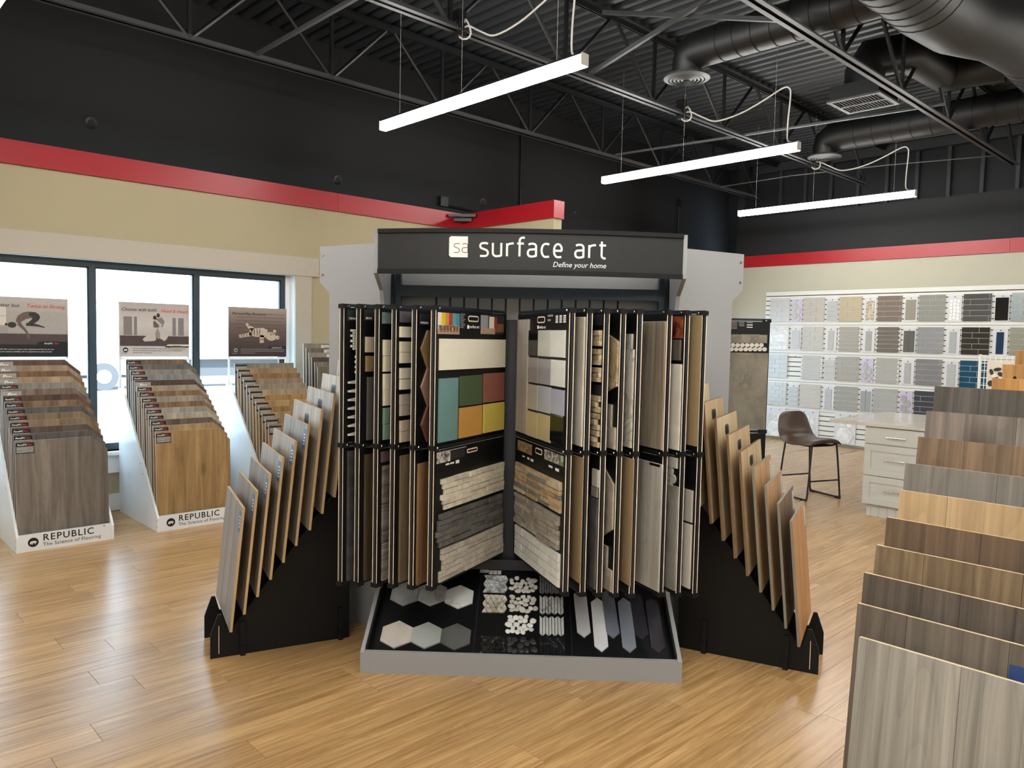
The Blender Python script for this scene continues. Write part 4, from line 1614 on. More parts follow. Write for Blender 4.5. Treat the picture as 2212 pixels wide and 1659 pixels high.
for (xf, xn, yt, yb, k) in ((260, 346, 470, 702, 'blk'), (350, 463, 470, 710, 'sage'), (466, 591, 470, 718, 'white'),
                            (257, 347, 718, 948, 'taupe'), (350, 462, 732, 966, 'grey'), (465, 586, 742, 985, 'white'),
                            (252, 346, 965, 1194, 'greige'), (348, 460, 982, 1222, 'blue'), (461, 580, 1010, 1258, 'lav'),
                            (246, 344, 1212, 1444, 'tan'), (345, 457, 1238, 1482, 'tan2'), (458, 580, 1240, 1500, 'blk')):
    page(6, Z6, 'tile', xn, yt, yb, xf, g7[k], th=.007)
o = page(6, Z8, 'picture_label', 335, 150, 320, 172, m_black_soft, th=.001, ch=0)
card_print(o, 6, [(0, .4, .85, 1.0, m_pic_stone), (.3, .1, .45, .18, M_WHITE_INK), (.6, .08, .72, .2, M_WHITE_INK), (.8, .06, .95, .2, M_WHITE_INK)])
o = page(6, Z8, 'picture_label', 618, 250, 455, 428, m_black_soft, th=.001, ch=0)
card_print(o, 6, [(0, .5, 1.0, 1.0, m_pic_room), (.25, .2, .45, .3, M_WHITE_INK), (.6, .16, .78, .3, M_WHITE_INK), (.78, .5, .95, .68, plain('print_leaf', (120, 160, 70), .5))])
handle_hole(6, Z8, 410, 185, 245, 343)
ledger(6, Z8, 605, 500, 815, 158, 7, [m_l4, m_l4c, m_l4, m_l4b], 21)
ledger(6, Z8, 585, 830, 1170, 155, 7, [m_l5, m_l5b, m_l5], 22)
ledger(6, Z8, 588, 1200, 1530, 152, 4, [m_l6], 23, brick=True, grout=m_grout)


# the other right-hand wings
def wr(i, name, xn, yt, yb, m, width=.3, **kw):
    return wrect(i, name, xn, yt, yb, None, m, width=width, **kw)


m_pale_stone = stone('pale_stone_tile', (190, 184, 168), (210, 205, 192), scale=6, rough=0.45, bump=0.05)
m_lt_stone = stone('light_vein_stone_tile', (180, 176, 164), (206, 202, 192), (150, 146, 134), scale=9, rough=0.45, bump=0.05)
m_split = stone('split_face_stone', (150, 126, 92), (206, 192, 164), scale=26, rough=0.7, bump=0.9)
m_hexb = stone('beige_hexagon_tile', (168, 148, 112), (192, 176, 144), (140, 116, 80), scale=9, rough=0.45, bump=0.05)
m_hexc = stone('greige_hexagon_tile', (158, 148, 132), (186, 178, 164), scale=20, rough=0.5, bump=0.05)
m_wgb = wood('grey_brown_wood_tile', (172, 158, 134), (120, 104, 84), 'Z', var=0.2, across=26, knots=3.0)
m_wlt = wood('light_grey_wood_tile', (206, 200, 186), (176, 168, 152), 'Z', var=0.12, across=22)
m_gstone = stone('mid_grey_stone_tile', (118, 116, 110), (144, 142, 136), scale=10, rough=0.5, bump=0.05)
m_ltg = plain('light_grey_tile', (176, 172, 164), 0.4, var=.04)
m_dtaupe = plain('dark_taupe_tile', (92, 86, 76), 0.4, var=.05)
m_penny = plain('penny_round_tile', (168, 168, 162), 0.3, var=.05)
m_pic_warm = stone('warm_photo_print', (60, 24, 26), (170, 90, 60), scale=30, rough=.4, bump=0)
m_orange = plain('orange_edge_tape', (206, 152, 86), .5)
# wing 8
p = ZA(350, 300)
wr(7, 'stone_tile', p[0], p[1], ZBc(0, 640)[1], m_pale_stone)
q = ZBc(185, 110, 960)
wr(7, 'fibreboard_panel', q[0], q[1], ZBc(0, 557, 1120)[1], m_mdf_face, .32, th=.004)
# wing 9: split-face sticks
for (x, yt, yb) in ((612, 495, 725), (605, 765, 1000), (600, 1035, 1245)):
    p = ZA(x, yt)
    yb_ = ZA(0, yb)[1]
    for k in range(3):
        y0 = p[1]+(yb_-p[1])*k/3
        wr(8, 'split_stone', p[0]-k*0.4, y0, y0+(yb_-p[1])/3-.4, m_split, .22, th=.012+.005*((k+1) % 2), ch=.003)
for (x, yt, yb) in ((338, 215, 355), (334, 362, 502), (330, 507, 645)):
    p = ZBc(x, yt)
    yb_ = ZBc(0, yb)[1]
    for k in range(3):
        y0 = p[1]+(yb_-p[1])*k/3
        wr(8, 'split_stone', p[0]-(4.5 if k == 1 else 0), y0, y0+(yb_-p[1])/3-.3, m_split, .22, th=.012+.005*(k % 2), ch=.003)
p = ZA(612, 262)
wr(8, 'picture_label', p[0], p[1], ZA(0, 420)[1], m_pic_dark, .14, th=.001, ch=0)
p = ZBc(345, 125)
wr(8, 'picture_label', p[0], p[1], ZBc(0, 215)[1], m_pic_dark, .14, th=.001, ch=0)
for (x, yt, yb, mm, o_) in ((325, 215, 360, m_ltg, 960), (318, 362, 445, m_gstone, 960)):
    p = ZBc(x, yt, o_)
    wr(8, 'tile', p[0], p[1], ZBc(0, yb, o_)[1], mm, .06)
p = ZBc(308, 450, 960)
wr(8, 'stone_tile', p[0], p[1], ZBc(0, 600, 1120)[1], m_dkstone, .3)
# wing 10: hexagons
for (xn, yn0, ytip, ybn, ybt, o0, o1, mm) in (((860, 660), None, None, None, None, 0, 0, m_hexb),):
    a, z1 = wpx(9, *ZA(858, 655))
    z0 = wpx(9, *ZBc(487, 135))[1]
    c = (z1-z0)*.29
    wpoly(9, 'hexagon_tile', [(a, z0), (a, z1), (a-.18, z1+c), (a-.36, z1), (a-.36, z0), (a-.18, z0-c)], .009, mm)
    a, z1 = wpx(9, *ZBc(455, 335, 960))
    z0 = wpx(9, *ZBc(443, 92, 1120))[1]
    h9 = wpoly(9, 'hexagon_tile', [(a, z0), (a, z1), (a-.16, z1+.10), (a-.32, z1), (a-.32, z0), (a-.16, z0-.09)], .009, m_hexc)
    a2, z2 = wpx(9, *ZBc(430, 335, 960))
for (x, yt, yb, wd2) in ((437, 285, 475, .05), (466, 476, 660, .14)):
    p = ZBc(x, yt)
    wr(9, 'tile', p[0], p[1], ZBc(0, yb)[1], m_hexc, wd2)
for (x, yt, yb, wd2) in ((400, 232, 412, .05), (434, 432, 615, .14)):
    p = ZBc(x, yt, 1120)
    wr(9, 'tile', p[0], p[1], ZBc(0, yb, 1120)[1], m_hexc, wd2)
# wing 11
p = ZA(1060, 545)
wr(10, 'stone_tile', p[0], p[1], ZA(0, 765)[1], m_lt_stone, .3)
p = ZA(1062, 770)
wr(10, 'stone_tile', p[0], p[1], ZBc(0, 650)[1], m_lt_stone, .3)
p = ZBc(602, 120, 960)
wr(10, 'fibreboard_panel', p[0], p[1], ZBc(0, 578, 1120)[1], m_mdf_face, .32, th=.004)
# wing 12
p = ZA(1515, 362)
wr(11, 'wood_look_tile', p[0], p[1], ZBc(0, 667)[1], m_wgb, .36)
p = ZBc(842, 165, 960)
o = wr(11, 'wood_look_tile', p[0], p[1], ZBc(0, 620, 1120)[1], m_wlt, .36)
a, z = wpx(11, *ZBc(800, 168, 960))
wpoly(11, 'hanging_slot', [(a-.04, z-.006), (a+.04, z-.006), (a+.04, z+.006), (a-.04, z+.006)], .0006, m_black_soft, ch=0, base=.0240)
# wing 13
p = ZA(1785, 290)
o = wr(12, 'picture_label', p[0], p[1], ZA(0, 612)[1], m_pic_warm, .16, th=.001, ch=0)
p = ZA(1754, 632)
wr(12, 'tile', p[0], p[1], ZA(0, 930)[1], m_dtaupe, .28)
p = ZA(1750, 985)
wr(12, 'tile', p[0], p[1], ZBc(0, 670)[1], m_pale_stone, .28)
p = ZBc(980, 115, 960)
wr(12, 'tile', p[0], p[1], ZBc(0, 202, 960)[1], m_ltg, .28)
a, z = wpx(12, *ZBc(975, 232, 960))
for r in range(3):
    for k in range(5):
        cx_, cz_ = a-.028-.05*k-(.0 if r % 2 else .02), z-.035*r
        wpoly(12, 'penny_round', [(cx_+.023*math.cos(j*math.pi/6), cz_+.0225*math.sin(j*math.pi/6)) for j in range(12)], .006, m_penny, ch=.0015)
p = ZBc(975, 350, 960)
wr(12, 'stone_tile', p[0], p[1], ZBc(0, 610, 1120)[1], m_gstone, .28)
# wing 14
p = ZA(2030, 275)
wr(13, 'fibreboard_panel', p[0], p[1], ZBc(0, 640)[1], m_mdf_face, .36, th=.004)
p = ZBc(1105, 385, 960)
wr(13, 'tile', p[0], p[1], ZBc(0, 652, 960)[1], m_ltg, .28)
p = ZBc(1092, 50, 1120)
wr(13, 'tile', p[0], p[1], ZBc(0, 590, 1120)[1], plain('pale_grey_tile', (198, 192, 182), .4, var=.04), .28)

# rear wing seen past the right-hand panel
q0 = dloc(onpl(1666, 686, CP+FW*4.42, FW))
ra = math.radians(178)
rw = ob('rear_sample_wing', me_wing, DISP, (q0.x-WW, q0.y+0.02, 0), (0, 0, 0))
for me in (me_bL, me_bU):
    ob('sample_board', me, rw)
    b2 = ob('sample_board', me, rw)
    b2.scale = (1, -1, 1)
for z in (WZ1-.012, WZM, WZ0+.006):
    ob('edge_clip', me_clip, rw, (0, 0, z))
ob('bolt', me_wbolt, rw, (WW-.028, -.021, WZ1-.012), (math.pi/2, 0, 0))


def rwp(x, y):
    P = don(x, y, (q0.x, q0.y+.0055, 0), (0, 1, 0))
    return (P.x-(q0.x-WW), P.z)


m_cem = stone('brown_grey_cement_tile', (108, 100, 86), (134, 126, 110), (128, 121, 106), scale=8, rough=0.55, bump=0.1, vscale=9)


def rwq(name, x0, y0, x1, y1, m, th=.009):
    a, z1 = rwp(x0, y0)
    b, z0 = rwp(x1, y1)
    return ob(name, MB().prism([(a, z0), (b, z0), (b, z1), (a, z1)], -.0145, -.0145-th, 'Y', ch=.0012).mesh(name, m), rw)


rwq('stone_tile', 1520, 760, 1652, 928, m_cem)
xs = 1565
for k in range(5):
    rwq('tile', 1563+19.3*k-19.3, 722, 1563+19.3*k-.8, 741.5, m_cem, .008)
rwq('tile', 1637.5, 723, 1656, 741.5, m_cem, .008)
for r, (y, n) in enumerate(((745.5, 9), (754.5, 10))):
    for k in range(n):
        a, z = rwp(1654-5*(1-r)-10.2*k-(5 if r == 0 else 3), y)
        ob('penny_round', MB().prism([(a+.0135*math.cos(j*math.pi/5), z+.0125*math.sin(j*math.pi/5)) for j in range(10)], -.0145, -.021, 'Y').mesh('penny_round', plain('cream_penny', (196, 190, 176), .3)), rw)
rwq('picture_label', 1560, 693, 1592, 711, m_pic_rose, .001)
for k in range(3):
    rwq('print_line', 1596, 696+3.5*k, 1608, 697.5+3.5*k, M_GREY_INK, .0006)
    rwq('print_line', 1613, 696+5*k, 1626, 698+5*k, M_WHITE_INK if k else M_GREY_INK, .0006)

# ================================================================== SIDE RACKS OF PLANK SAMPLES
ORD = ['first', 'second', 'third', 'fourth', 'fifth', 'sixth', 'seventh', 'eighth', 'ninth', 'tenth', 'eleventh', 'twelfth', 'thirteenth', 'fourteenth']


def chamfer_board(name, w_, h_, t_, mf, me_, planks=None):
    key = (name, w_, h_, t_, mf.name, me_.name)
    if key not in MESH:
        mb = MB()
        mb.cur = 1
        mb.box(-w_/2, 0, 0, w_/2, t_, h_)
        mb.mi[2] = 0
        MESH[key] = mb.mesh(name, mf, me_)
    return MESH[key]


# each rack: frame e along the plates (towards the display), n across to the far plate
def plank_rack(name, label, A, e, n, mirror, boards, group):
    """local frame of the rack: x = along the plates, y = across from near plate to far plate"""
    rz = DA+math.atan2(e.y, e.x)
    org = DO_+DU*A.x+DV*A.y
    sy = 1.0 if not mirror else -1.0
    r = thing(name, label, 'display rack', org, rz)
    # plate outline: stepped slope with a pointed toe
    S0, SZ = 0.0617, 0.0785
    out = [(0.0, 0.0), (0.0, 0.115), (0.035, 0.215), (0.053, 0.215), (0.074, 0.14), (0.10, 0.135), (0.655, 0.842), (0.69, 0.842), (0.69, 0.0)]
    out2 = out if not mirror else out[:6]+[(0.585, 0.752), (0.60, 0.752), (0.60, 0.0)]
    for (y, nm, out_) in ((0.0, 'side_plate', out), (0.29 if not mirror else 0.27, 'side_plate', out2)):
        ob(nm, MB().prism(out_, sy*(y-.006), sy*(y+.006), 'Y').mesh(nm, m_black_soft), r)
    for x in (0.15, 0.55 if mirror else 0.64):
        ob('foot_clip', MB().box(x-.012, sy*-.03, 0, x+.012, sy*.31, .05).box(x-.012, sy*-.022, .05, x+.012, sy*-.0062, .17).mesh('foot_clip', m_black_soft), r)
    ob('edge_slot', MB().box(.038, sy*-.0068, .02, .041, sy*-.0061, .16).mesh('edge_slot', m_mdf), r)
    ob('back_plate', MB().box(.675, sy*.006, 0, .687, sy*(.284 if not mirror else .12), .82).mesh('back_plate', m_black_soft), r)
    for i, (mf, me_, wide, hole, sticker, desc) in enumerate(boards):
        s_, z_ = 0.092+S0*i, 0.150+SZ*i
        y0, y1 = (-.085, .46) if not wide else (-.11, .50)
        if not mirror:
            y1 = {6: .55, 7: .48, 8: .39, 9: .29}.get(i, .50)
        if mirror:
            y1 = {4: .50, 5: .48, 6: .42, 7: .345, 8: .255, 9: .16}.get(i, .46)
        wd = round(y1-y0, 4)
        H_ = .608
        key = ('plank', wd, H_, mf.name, me_.name)
        if key not in MESH:
            # board local: x thickness (front face at x=0), y width, z height
            mb = MB()
            mb.cur = 1
            mb.box(0, -wd/2, 0, .0125, wd/2, H_)
            mb.mi[5] = 0
            MESH[key] = mb.mesh('plank_sample', mf, me_)
        loc = r.matrix_basis @ Vector((s_-.012, sy*(y0+y1)/2, z_))
        o = ob('plank_sample', MESH[key], None, loc, (0, math.radians(5.6), rz))
        o.rotation_mode = 'XYZ'
        o.matrix_basis = Matrix.Translation(loc) @ Matrix.Rotation(rz, 4, 'Z') @ Matrix.Rotation(math.radians(5.6), 4, 'Y')
        tag(o, '%s, %s in the %s' % (desc, ORD[i], group), 'flooring sample', 'plank samples in the %s' % group)
        # seams between the strips of the sample face
        for yy in ((-.33*wd/2, .33*wd/2) if not wide else (-.2*wd, .22*wd)):
            ob('strip_seam', MB().box(-.0003, yy-.0008, .001, .0, yy+.0008, H_-.001).mesh('strip_seam', m_gap), o)
        if hole:
            ob('finger_hole', MB().prism([(-.036, -.026), (.036, -.026), (.048, -.013), (.048, .013), (.036, .026), (-.036, .026), (-.048, .013), (-.048, -.013)], -.0012, .0, 'X').mesh('finger_hole', m_black_metal), o, (0, -sy*.03, H_-.075))
            ob('hole_opening', MB().box(-.0016, -.032, -.015, -.0012, .032, .015).mesh('hole_opening', m_black_soft), o, (0, -sy*.03, H_-.075))
        if sticker:
            ym = (-wd/2+.035)*sy if not mirror else (wd/2-.035)*1
            yy = (-(wd/2)+.04)*sy if not mirror else -((wd/2)-.035)
            st_ = ob('sticker', MB().box(-.0008, -.028, -.05, 0, .028, .05).mesh('sticker', sticker), o, (0, yy, H_-.075))
            for k in range(4):
                ob('print_line', MB().box(-.0011, -.018, .02-.016*k, -.0008, .016-.006*(k % 2), .026-.016*k).mesh('print_line', M_WHITE_INK if sticker is m_sticker_blue else M_GREY_INK), st_)
    return r


gw = [wood('ash_grey_plank', (174, 166, 156), (128, 120, 112), 'Z', var=.16, across=36), wood('driftwood_plank', (166, 156, 144), (118, 108, 98), 'Z', var=.2, across=36),
      wood('stone_grey_plank', (156, 150, 142), (110, 104, 98), 'Z', var=.2, across=36), wood('warm_grey_plank', (176, 164, 146), (128, 116, 100), 'Z', var=.2, across=36),
      wood('pale_driftwood_plank', (190, 176, 154), (142, 126, 106), 'Z', var=.2, across=36)]
AL = Vector((-1.522, .099))
eL = Vector((.877, .481))
nL = Vector((-.481, .877))
bl = []
dl = ['ash grey striped plank sample with a scratch', 'driftwood grey plank sample', 'dark driftwood plank sample', 'stone grey plank sample', 'grey beige plank sample', 'mottled grey plank sample',
      'pale oak plank sample with a finger hole', 'light brown plank sample with a finger hole', 'washed oak plank sample with a finger hole', 'greyish oak plank sample with a finger hole']
for i in range(10):
    mf = (gw[0], gw[1], gw[2], gw[0], gw[3], gw[2], gw[4], gw[3], gw[4], gw[3])[i]
    bl.append((mf, m_ply, i > 5, i > 5, None if i > 5 else m_sticker_blue, dl[i]))
RL = plank_rack('plank_rack', 'black stepped rack of grey plank samples left of the big tile display', AL, eL, nL, False, bl, 'left plank rack')
fo_ = [wood('honey_oak_plank', (222, 156, 90), (186, 120, 60), 'Z', var=.1, across=30), wood('walnut_plank', (132, 98, 66), (92, 64, 42), 'Z', var=.15, across=30),
       wood('golden_oak_plank', (214, 160, 100), (180, 126, 70), 'Z', var=.1, across=30), wood('natural_oak_plank', (222, 188, 136), (190, 152, 100), 'Z', var=.12, across=26),
       wood('pale_oak_plank', (224, 198, 150), (194, 164, 116), 'Z', var=.12, across=26)]
m_ply_d = plain('dark_plywood_edge', (120, 92, 62), 0.7, var=0.35, scale=150)
m_ply_g = plain('grey_core_edge', (126, 120, 108), 0.7, var=0.2, scale=150)
AR = Vector((1.448, .146))
eR = Vector((-.907, .422))
nR = Vector((.422, .907))
br = []
dr = ['orange honey oak plank sample', 'dark walnut plank sample', 'golden oak plank sample', 'light golden oak plank sample', 'natural oak plank sample with a finger hole', 'tan oak plank sample with a finger hole',
      'pale oak plank sample with a finger hole', 'straw oak plank sample with a finger hole', 'greyish pale oak plank sample with a finger hole', 'plain pale oak plank sample']
for i in range(10):
    mf = (fo_[0], fo_[1], fo_[2], fo_[2], fo_[3], fo_[3], fo_[4], fo_[3], fo_[4], fo_[4])[i]
    br.append((mf, m_ply_g if i < 4 else m_ply_d, 3 < i, 3 < i < 9, m_sticker_pale if i < 4 else None, dr[i]))
RR = plank_rack('plank_rack', 'black stepped rack of oak plank samples right of the big tile display', AR, eR, nR, True, br, 'right plank rack')

# ================================================================== WHITE FLOORING RACKS UNDER THE WINDOW
m_core = plain('pale_board_edge', (222, 216, 204), 0.6, var=.04)


def disc_logo(parent, x, y, z, r, ring=M_BLACK_INK, inner=m_white_lam):
    """round emblem: dark disc with a pale bear-like beast standing in it"""
    g = ob('emblem', MB().disc((0, 0), r, -.0006, 0, 20, 'Y').mesh('emblem', ring), parent, (x, y, z))
    bear = [(-.62, .02), (-.5, .2), (-.2, .26), (.15, .3), (.45, .24), (.62, .1), (.66, -.1), (.5, -.14), (.46, -.02), (.42, -.42), (.26, -.42), (.24, -.14), (-.08, -.14), (-.12, -.42), (-.3, -.42), (-.32, -.12), (-.46, -.38), (-.58, -.38)]
    mb = MB()
    mb.prism([(p[0]*r, p[1]*r) for p in bear], -.0006, -.0011, 'Y')
    ob('emblem_figure', mb.mesh('emblem_figure', inner), parent, (x, y, z))


def floor_rack(x0, label, n, w_=.64, ydep=6.28, lip=True, side_m=None):
    r = thing('flooring_rack', label, 'display rack', (x0, 6.28, 0))
    sm = side_m or m_white_lam
    side = [(0, 0), (0, .11), (.03, .15), (.86, 1.12), (.95, 1.12), (.95, 0)]
    for x in (0.0, w_-.016):
        sp = ob('side_panel', MB().prism(side, x, x+.016, 'X').mesh('side_panel', sm), r)
        for (yy, zz) in ((.012, .04), (.012, .09), (.33, .42), (.40, .50)):
            ob('screw', MB().lathe([(0.0, .002), (.004, .0015), (.005, 0)], 8).mesh('screw', m_steel), sp, (x if x == 0 else x+.016, yy, zz), (0, -math.pi/2 if x == 0 else math.pi/2, 0))
    ob('front_lip', MB().box(.016, .004, 0, w_-.016, .018, .125).mesh('front_lip', sm), r)
    ob('base_tray', MB().box(.016, .02, .0, w_-.016, .93, .06).mesh('base_tray', sm), r)
    ob('step_core', MB().prism([(.05, .06), (.05, .07), (.9, .68), (.93, .68), (.93, .06)], .03, w_-.03, 'X').mesh('step_core', sm), r)
    if lip:
        disc_logo(r, .105, .0039, .064, .034)
        ob('lettering', T_REPUBLIC, r, (.165, .0035, .066), (math.pi/2, 0, 0))
        ob('lettering', T_SCIENCE, r, (.165, .0035, .027), (math.pi/2, 0, 0))
        ob('lettering', T_R, r, (.565, .0035, .105), (math.pi/2, 0, 0))
    return r


m_lab_photo = plain('grey_photo_print', (140, 140, 138), .4, var=.6, scale=70)
me_lab = MB().box(0, -.0008, 0, .115, 0, .078).mesh('sticker', plain('black_card', (24, 24, 26), .35))
me_labp = MB().box(.004, -.0012, .006, .111, -.0008, .05).mesh('sticker_photo', m_lab_photo)
me_labg = MB().box(0, -.0008, 0, .125, 0, .078).mesh('sticker', plain('grey_card', (150, 148, 146), .4, var=.3, scale=40))


def sample_board(name, x, y, z, w_, h_, mats, label, group, chamfer, planks, sticker, lean=3.0, rnd=None, cat='flooring sample'):
    """upright sample board: a thin core with planks on its front face; faces -y"""
    poly = [(0, 0), (w_, 0), (w_, h_-.10), (w_-.115, h_), (0, h_)] if chamfer else [(0, 0), (w_, 0), (w_, h_), (0, h_)]
    key = ('core', w_, h_, chamfer)
    if key not in MESH:
        MESH[key] = MB().prism(poly, .003, .0095, 'Y').mesh(name, m_core)
    o = ob(name, MESH[key], None, (x, y, z), (math.radians(-lean), 0, 0))
    tag(o, label, cat, group)
    cuts = [0.0]
    c = (rnd.uniform(.4, 1.0) if rnd else .8)*w_/planks
    while c < w_-.04:
        cuts.append(c)
        c += w_/planks
    cuts.append(w_)

    def top(xx):
        if not chamfer or xx <= w_-.115:
            return h_
        return h_-.10*(xx-(w_-.115))/.115
    for k in range(len(cuts)-1):
        a, b = cuts[k]+.0004, cuts[k+1]-.0004
        pl2 = [(a, 0), (b, 0), (b, top(b))]
        if chamfer and a < w_-.115 < b:
            pl2.append((w_-.115, h_))
        pl2.append((a, top(a)))
        cx = (a+b)/2
        mm = mats[k % len(mats)]
        kk = ('pk', round(a, 4), round(b, 4), w_, h_, chamfer, mm.name)
        if kk not in MESH:
            MESH[kk] = MB().prism([(p[0]-cx, p[1]) for p in pl2], .003, 0, 'Y').mesh('plank', mm)
        ob('plank', MESH[kk], o, (cx, 0, 0))
    if sticker:
        st_ = ob('sticker', me_lab if sticker != 'pro' else me_labg, o, (.004, 0, h_-.092))
        if sticker == 'spc':
            ob('sticker_photo', me_labp, st_)
            ob('lettering', T_SPCW, st_, (.008, -.0013, .058), (math.pi/2, 0, 0))
            ob('lettering', T_MAXR, st_, (.072, -.0013, .058), (math.pi/2, 0, 0))
        elif sticker == 'pro':
            ob('lettering', T_PRO, st_, (.03, -.0013, .038), (math.pi/2, 0, 0))
        else:
            ob('sticker_photo', me_labp, st_, (0, 0, .012))
    return o


def wd3(name, l, d, **k):
    return wood(name, l, d, 'Z', var=k.pop('var', .2), across=k.pop('across', 20), **k)


R1C = [('taupe grey', wd3('spc_taupe', (140, 128, 116), (102, 92, 82))), ('smoky grey', wd3('spc_smoke', (112, 106, 100), (80, 74, 68))), ('dark brown', wd3('spc_dkbrown', (110, 92, 76), (74, 60, 48))), ('tan oak', wd3('spc_tan', (168, 138, 104), (124, 98, 70))),
       ('light brown', wd3('spc_ltbrown', (158, 128, 96), (116, 90, 64))), ('dark grey', wd3('spc_dkgrey', (106, 100, 96), (72, 66, 62))), ('chestnut', wd3('spc_chestnut', (150, 116, 84), (104, 76, 52))), ('red brown', wd3('spc_redbrown', (116, 80, 62), (74, 48, 36))),
       ('rose taupe', wd3('spc_rose', (150, 124, 108), (106, 84, 72))), ('ash grey', wd3('spc_ash', (150, 144, 134), (112, 106, 98))), ('pale oak', wd3('spc_paleoak', (186, 158, 122), (146, 116, 84))), ('amber brown', wd3('spc_amber', (150, 106, 66), (104, 70, 40))),
       ('beige oak', wd3('spc_beige', (178, 150, 122), (138, 110, 86))), ('walnut', wd3('spc_walnut', (120, 86, 64), (78, 54, 40)))]
m_gold = wd3('spc_gold', (186, 146, 88), (140, 102, 56), knots=2.2)
R2C = [('golden oak', m_gold), ('straw oak', wd3('spc_straw', (190, 152, 98), (146, 112, 68))), ('mocha', wd3('spc_mocha', (128, 108, 90), (88, 72, 58))), ('pale beige', wd3('spc_pbeige', (190, 174, 148), (150, 134, 110))), ('silver oak', wd3('spc_silver', (176, 168, 156), (134, 126, 116))),
       ('caramel', wd3('spc_caramel', (160, 116, 74), (112, 76, 44))), ('linen grey', wd3('spc_linen', (172, 162, 146), (132, 122, 108))), ('honey brown', wd3('spc_honey', (158, 120, 76), (108, 78, 46))), ('sand', wd3('spc_sand', (182, 166, 138), (144, 128, 104))), ('dark chestnut', wd3('spc_dchest', (100, 72, 54), (62, 44, 32))),
       ('blue grey', wd3('spc_bgrey', (150, 152, 150), (112, 112, 110))), ('stone beige', wd3('spc_sbeige', (164, 154, 138), (124, 114, 100))), ('charcoal grey', wd3('spc_char', (116, 114, 110), (80, 78, 74))), ('cocoa', wd3('spc_cocoa', (136, 106, 80), (94, 70, 50)))]
R3C = [('russet oak', wd3('lam_russet', (168, 130, 92), (122, 90, 60))), ('toffee oak', wd3('lam_toffee', (170, 136, 96), (124, 96, 64))), ('ochre oak', wd3('lam_ochre', (176, 142, 96), (132, 102, 64))), ('deep gold', wd3('lam_dgold', (176, 130, 60), (130, 92, 40))),
       ('soft gold', wd3('lam_sgold', (196, 160, 100), (154, 120, 70))), ('bright amber', wd3('lam_amber', (192, 140, 66), (146, 100, 44))), ('clay beige', wd3('lam_clay', (180, 154, 120), (138, 114, 86))), ('pale beige', wd3('lam_pbeige', (176, 156, 126), (136, 118, 92))), ('fawn', wd3('lam_fawn', (166, 142, 110), (126, 104, 78))), ('rust brown', wd3('lam_rust', (160, 114, 70), (112, 78, 46))), ('honey oak', wd3('lam_honey', (182, 148, 102), (140, 110, 72))), ('grey oak', wd3('lam_grey', (158, 144, 122), (120, 108, 90)))]

rnd3 = random.Random(5)
rackA = floor_rack(1.157, 'white flooring rack at the far left below the yoga poster', 14)
rackB = floor_rack(2.116, 'white flooring rack in the middle below the dancing couple poster', 14)
rackC = floor_rack(3.075, 'white flooring rack on the right below the tiger cub poster', 12)
for i in range(14):
    nm, mm = R1C[i]
    pro = i in (8, 10, 11, 12, 13)
    sample_board('flooring_sample', 1.157+.0165, 6.335+.0548*i, .118+.0428*i, .606, .675, [mm], '%s vinyl flooring sample, %s from the front, below the yoga poster' % (nm, ORD[i]),
                 'flooring samples below the yoga poster', True, 3.4, 'pro' if pro else 'spc', rnd=rnd3, lean=2.0)
    nm, mm = R2C[i]
    sample_board('flooring_sample', 2.116+.0165, 6.335+.0548*i, .118+.0428*i, .606, .675, [mm], '%s flooring sample, %s from the front, below the dancing couple poster' % (nm, ORD[i]),
                 'flooring samples below the dancing couple poster', True, 3.6, 'pro' if i == 9 else 'spc', rnd=rnd3, lean=2.0)
for i in range(12):
    nm, mm = R3C[i]
    sample_board('flooring_sample', 3.075+.0165, 6.335+.064*i, .118+.047*i, .606, .675, [mm], '%s laminate flooring sample, %s from the front, below the tiger cub poster' % (nm, ORD[i]),
                 'flooring samples below the tiger cub poster', False, 3.6, 'plain', rnd=rnd3, lean=2.0)


# posters: flat prints on clear holders
def grad(name, stops, axis=2):
    m, nt, b = newmat(name)
    tc = nt.nodes.new('ShaderNodeTexCoord')
    sp = nt.nodes.new('ShaderNodeSeparateXYZ')
    nt.links.new(tc.outputs['Generated'], sp.inputs[0])
    r = nt.nodes.new('ShaderNodeValToRGB')
    e = r.color_ramp.elements
    e[0].position, e[0].color = stops[0][0], S(*stops[0][1])
    e[1].position, e[1].color = stops[-1][0], S(*stops[-1][1])
    for p, c in stops[1:-1]:
        k = e.new(p)
        k.color = S(*c)
    nz = nt.nodes.new('ShaderNodeTexNoise')
    nz.inputs['Scale'].default_value = 9
    mp = nt.nodes.new('ShaderNodeMapping')
    mp.inputs['Scale'].default_value = (.5, 1, 9)
    nt.links.new(tc.outputs['Generated'], mp.inputs[0])
    nt.links.new(mp.outputs[0], nz.inputs['Vector'])
    nt.links.new(sp.outputs[axis], r.inputs[0])
    c = mix(nt, r.outputs[0], nz.outputs['Color'], .12, 'OVERLAY')
    nt.links.new(c, b.inputs['Base Color'])
    b.inputs['Roughness'].default_value = .35
    return m


def poster(rack, x0, m):
    y = .83
    p = ob('poster', MB().box(x0, y, 1.37, x0+.585, y+.004, 1.845).mesh('poster', m), rack)
    hold = MB()
    hold.box(x0-.006, y+.0045, 1.1, x0+.012, y+.012, 1.845).box(x0+.573, y+.0045, 1.1, x0+.591, y+.012, 1.845)
    hold.box(x0+.012, y+.0045, 1.345, x0+.573, y+.012, 1.368)
    ob('poster_holder', hold.mesh('poster_holder', m_white_lam), rack)
    return p, y


def pshape(p, y, pts, m, name='print_shape', d=.0006):
    mb = MB()
    mb.prism(pts, y, y-d, 'Y')
    return ob(name, mb.mesh(name, m), p)


def prect(p, y, x0, z0, x1, z1, m, d=.0006, name='print_shape'):
    return ob(name, MB().box(x0, y-d, z0, x1, y, z1).mesh(name, m), p)


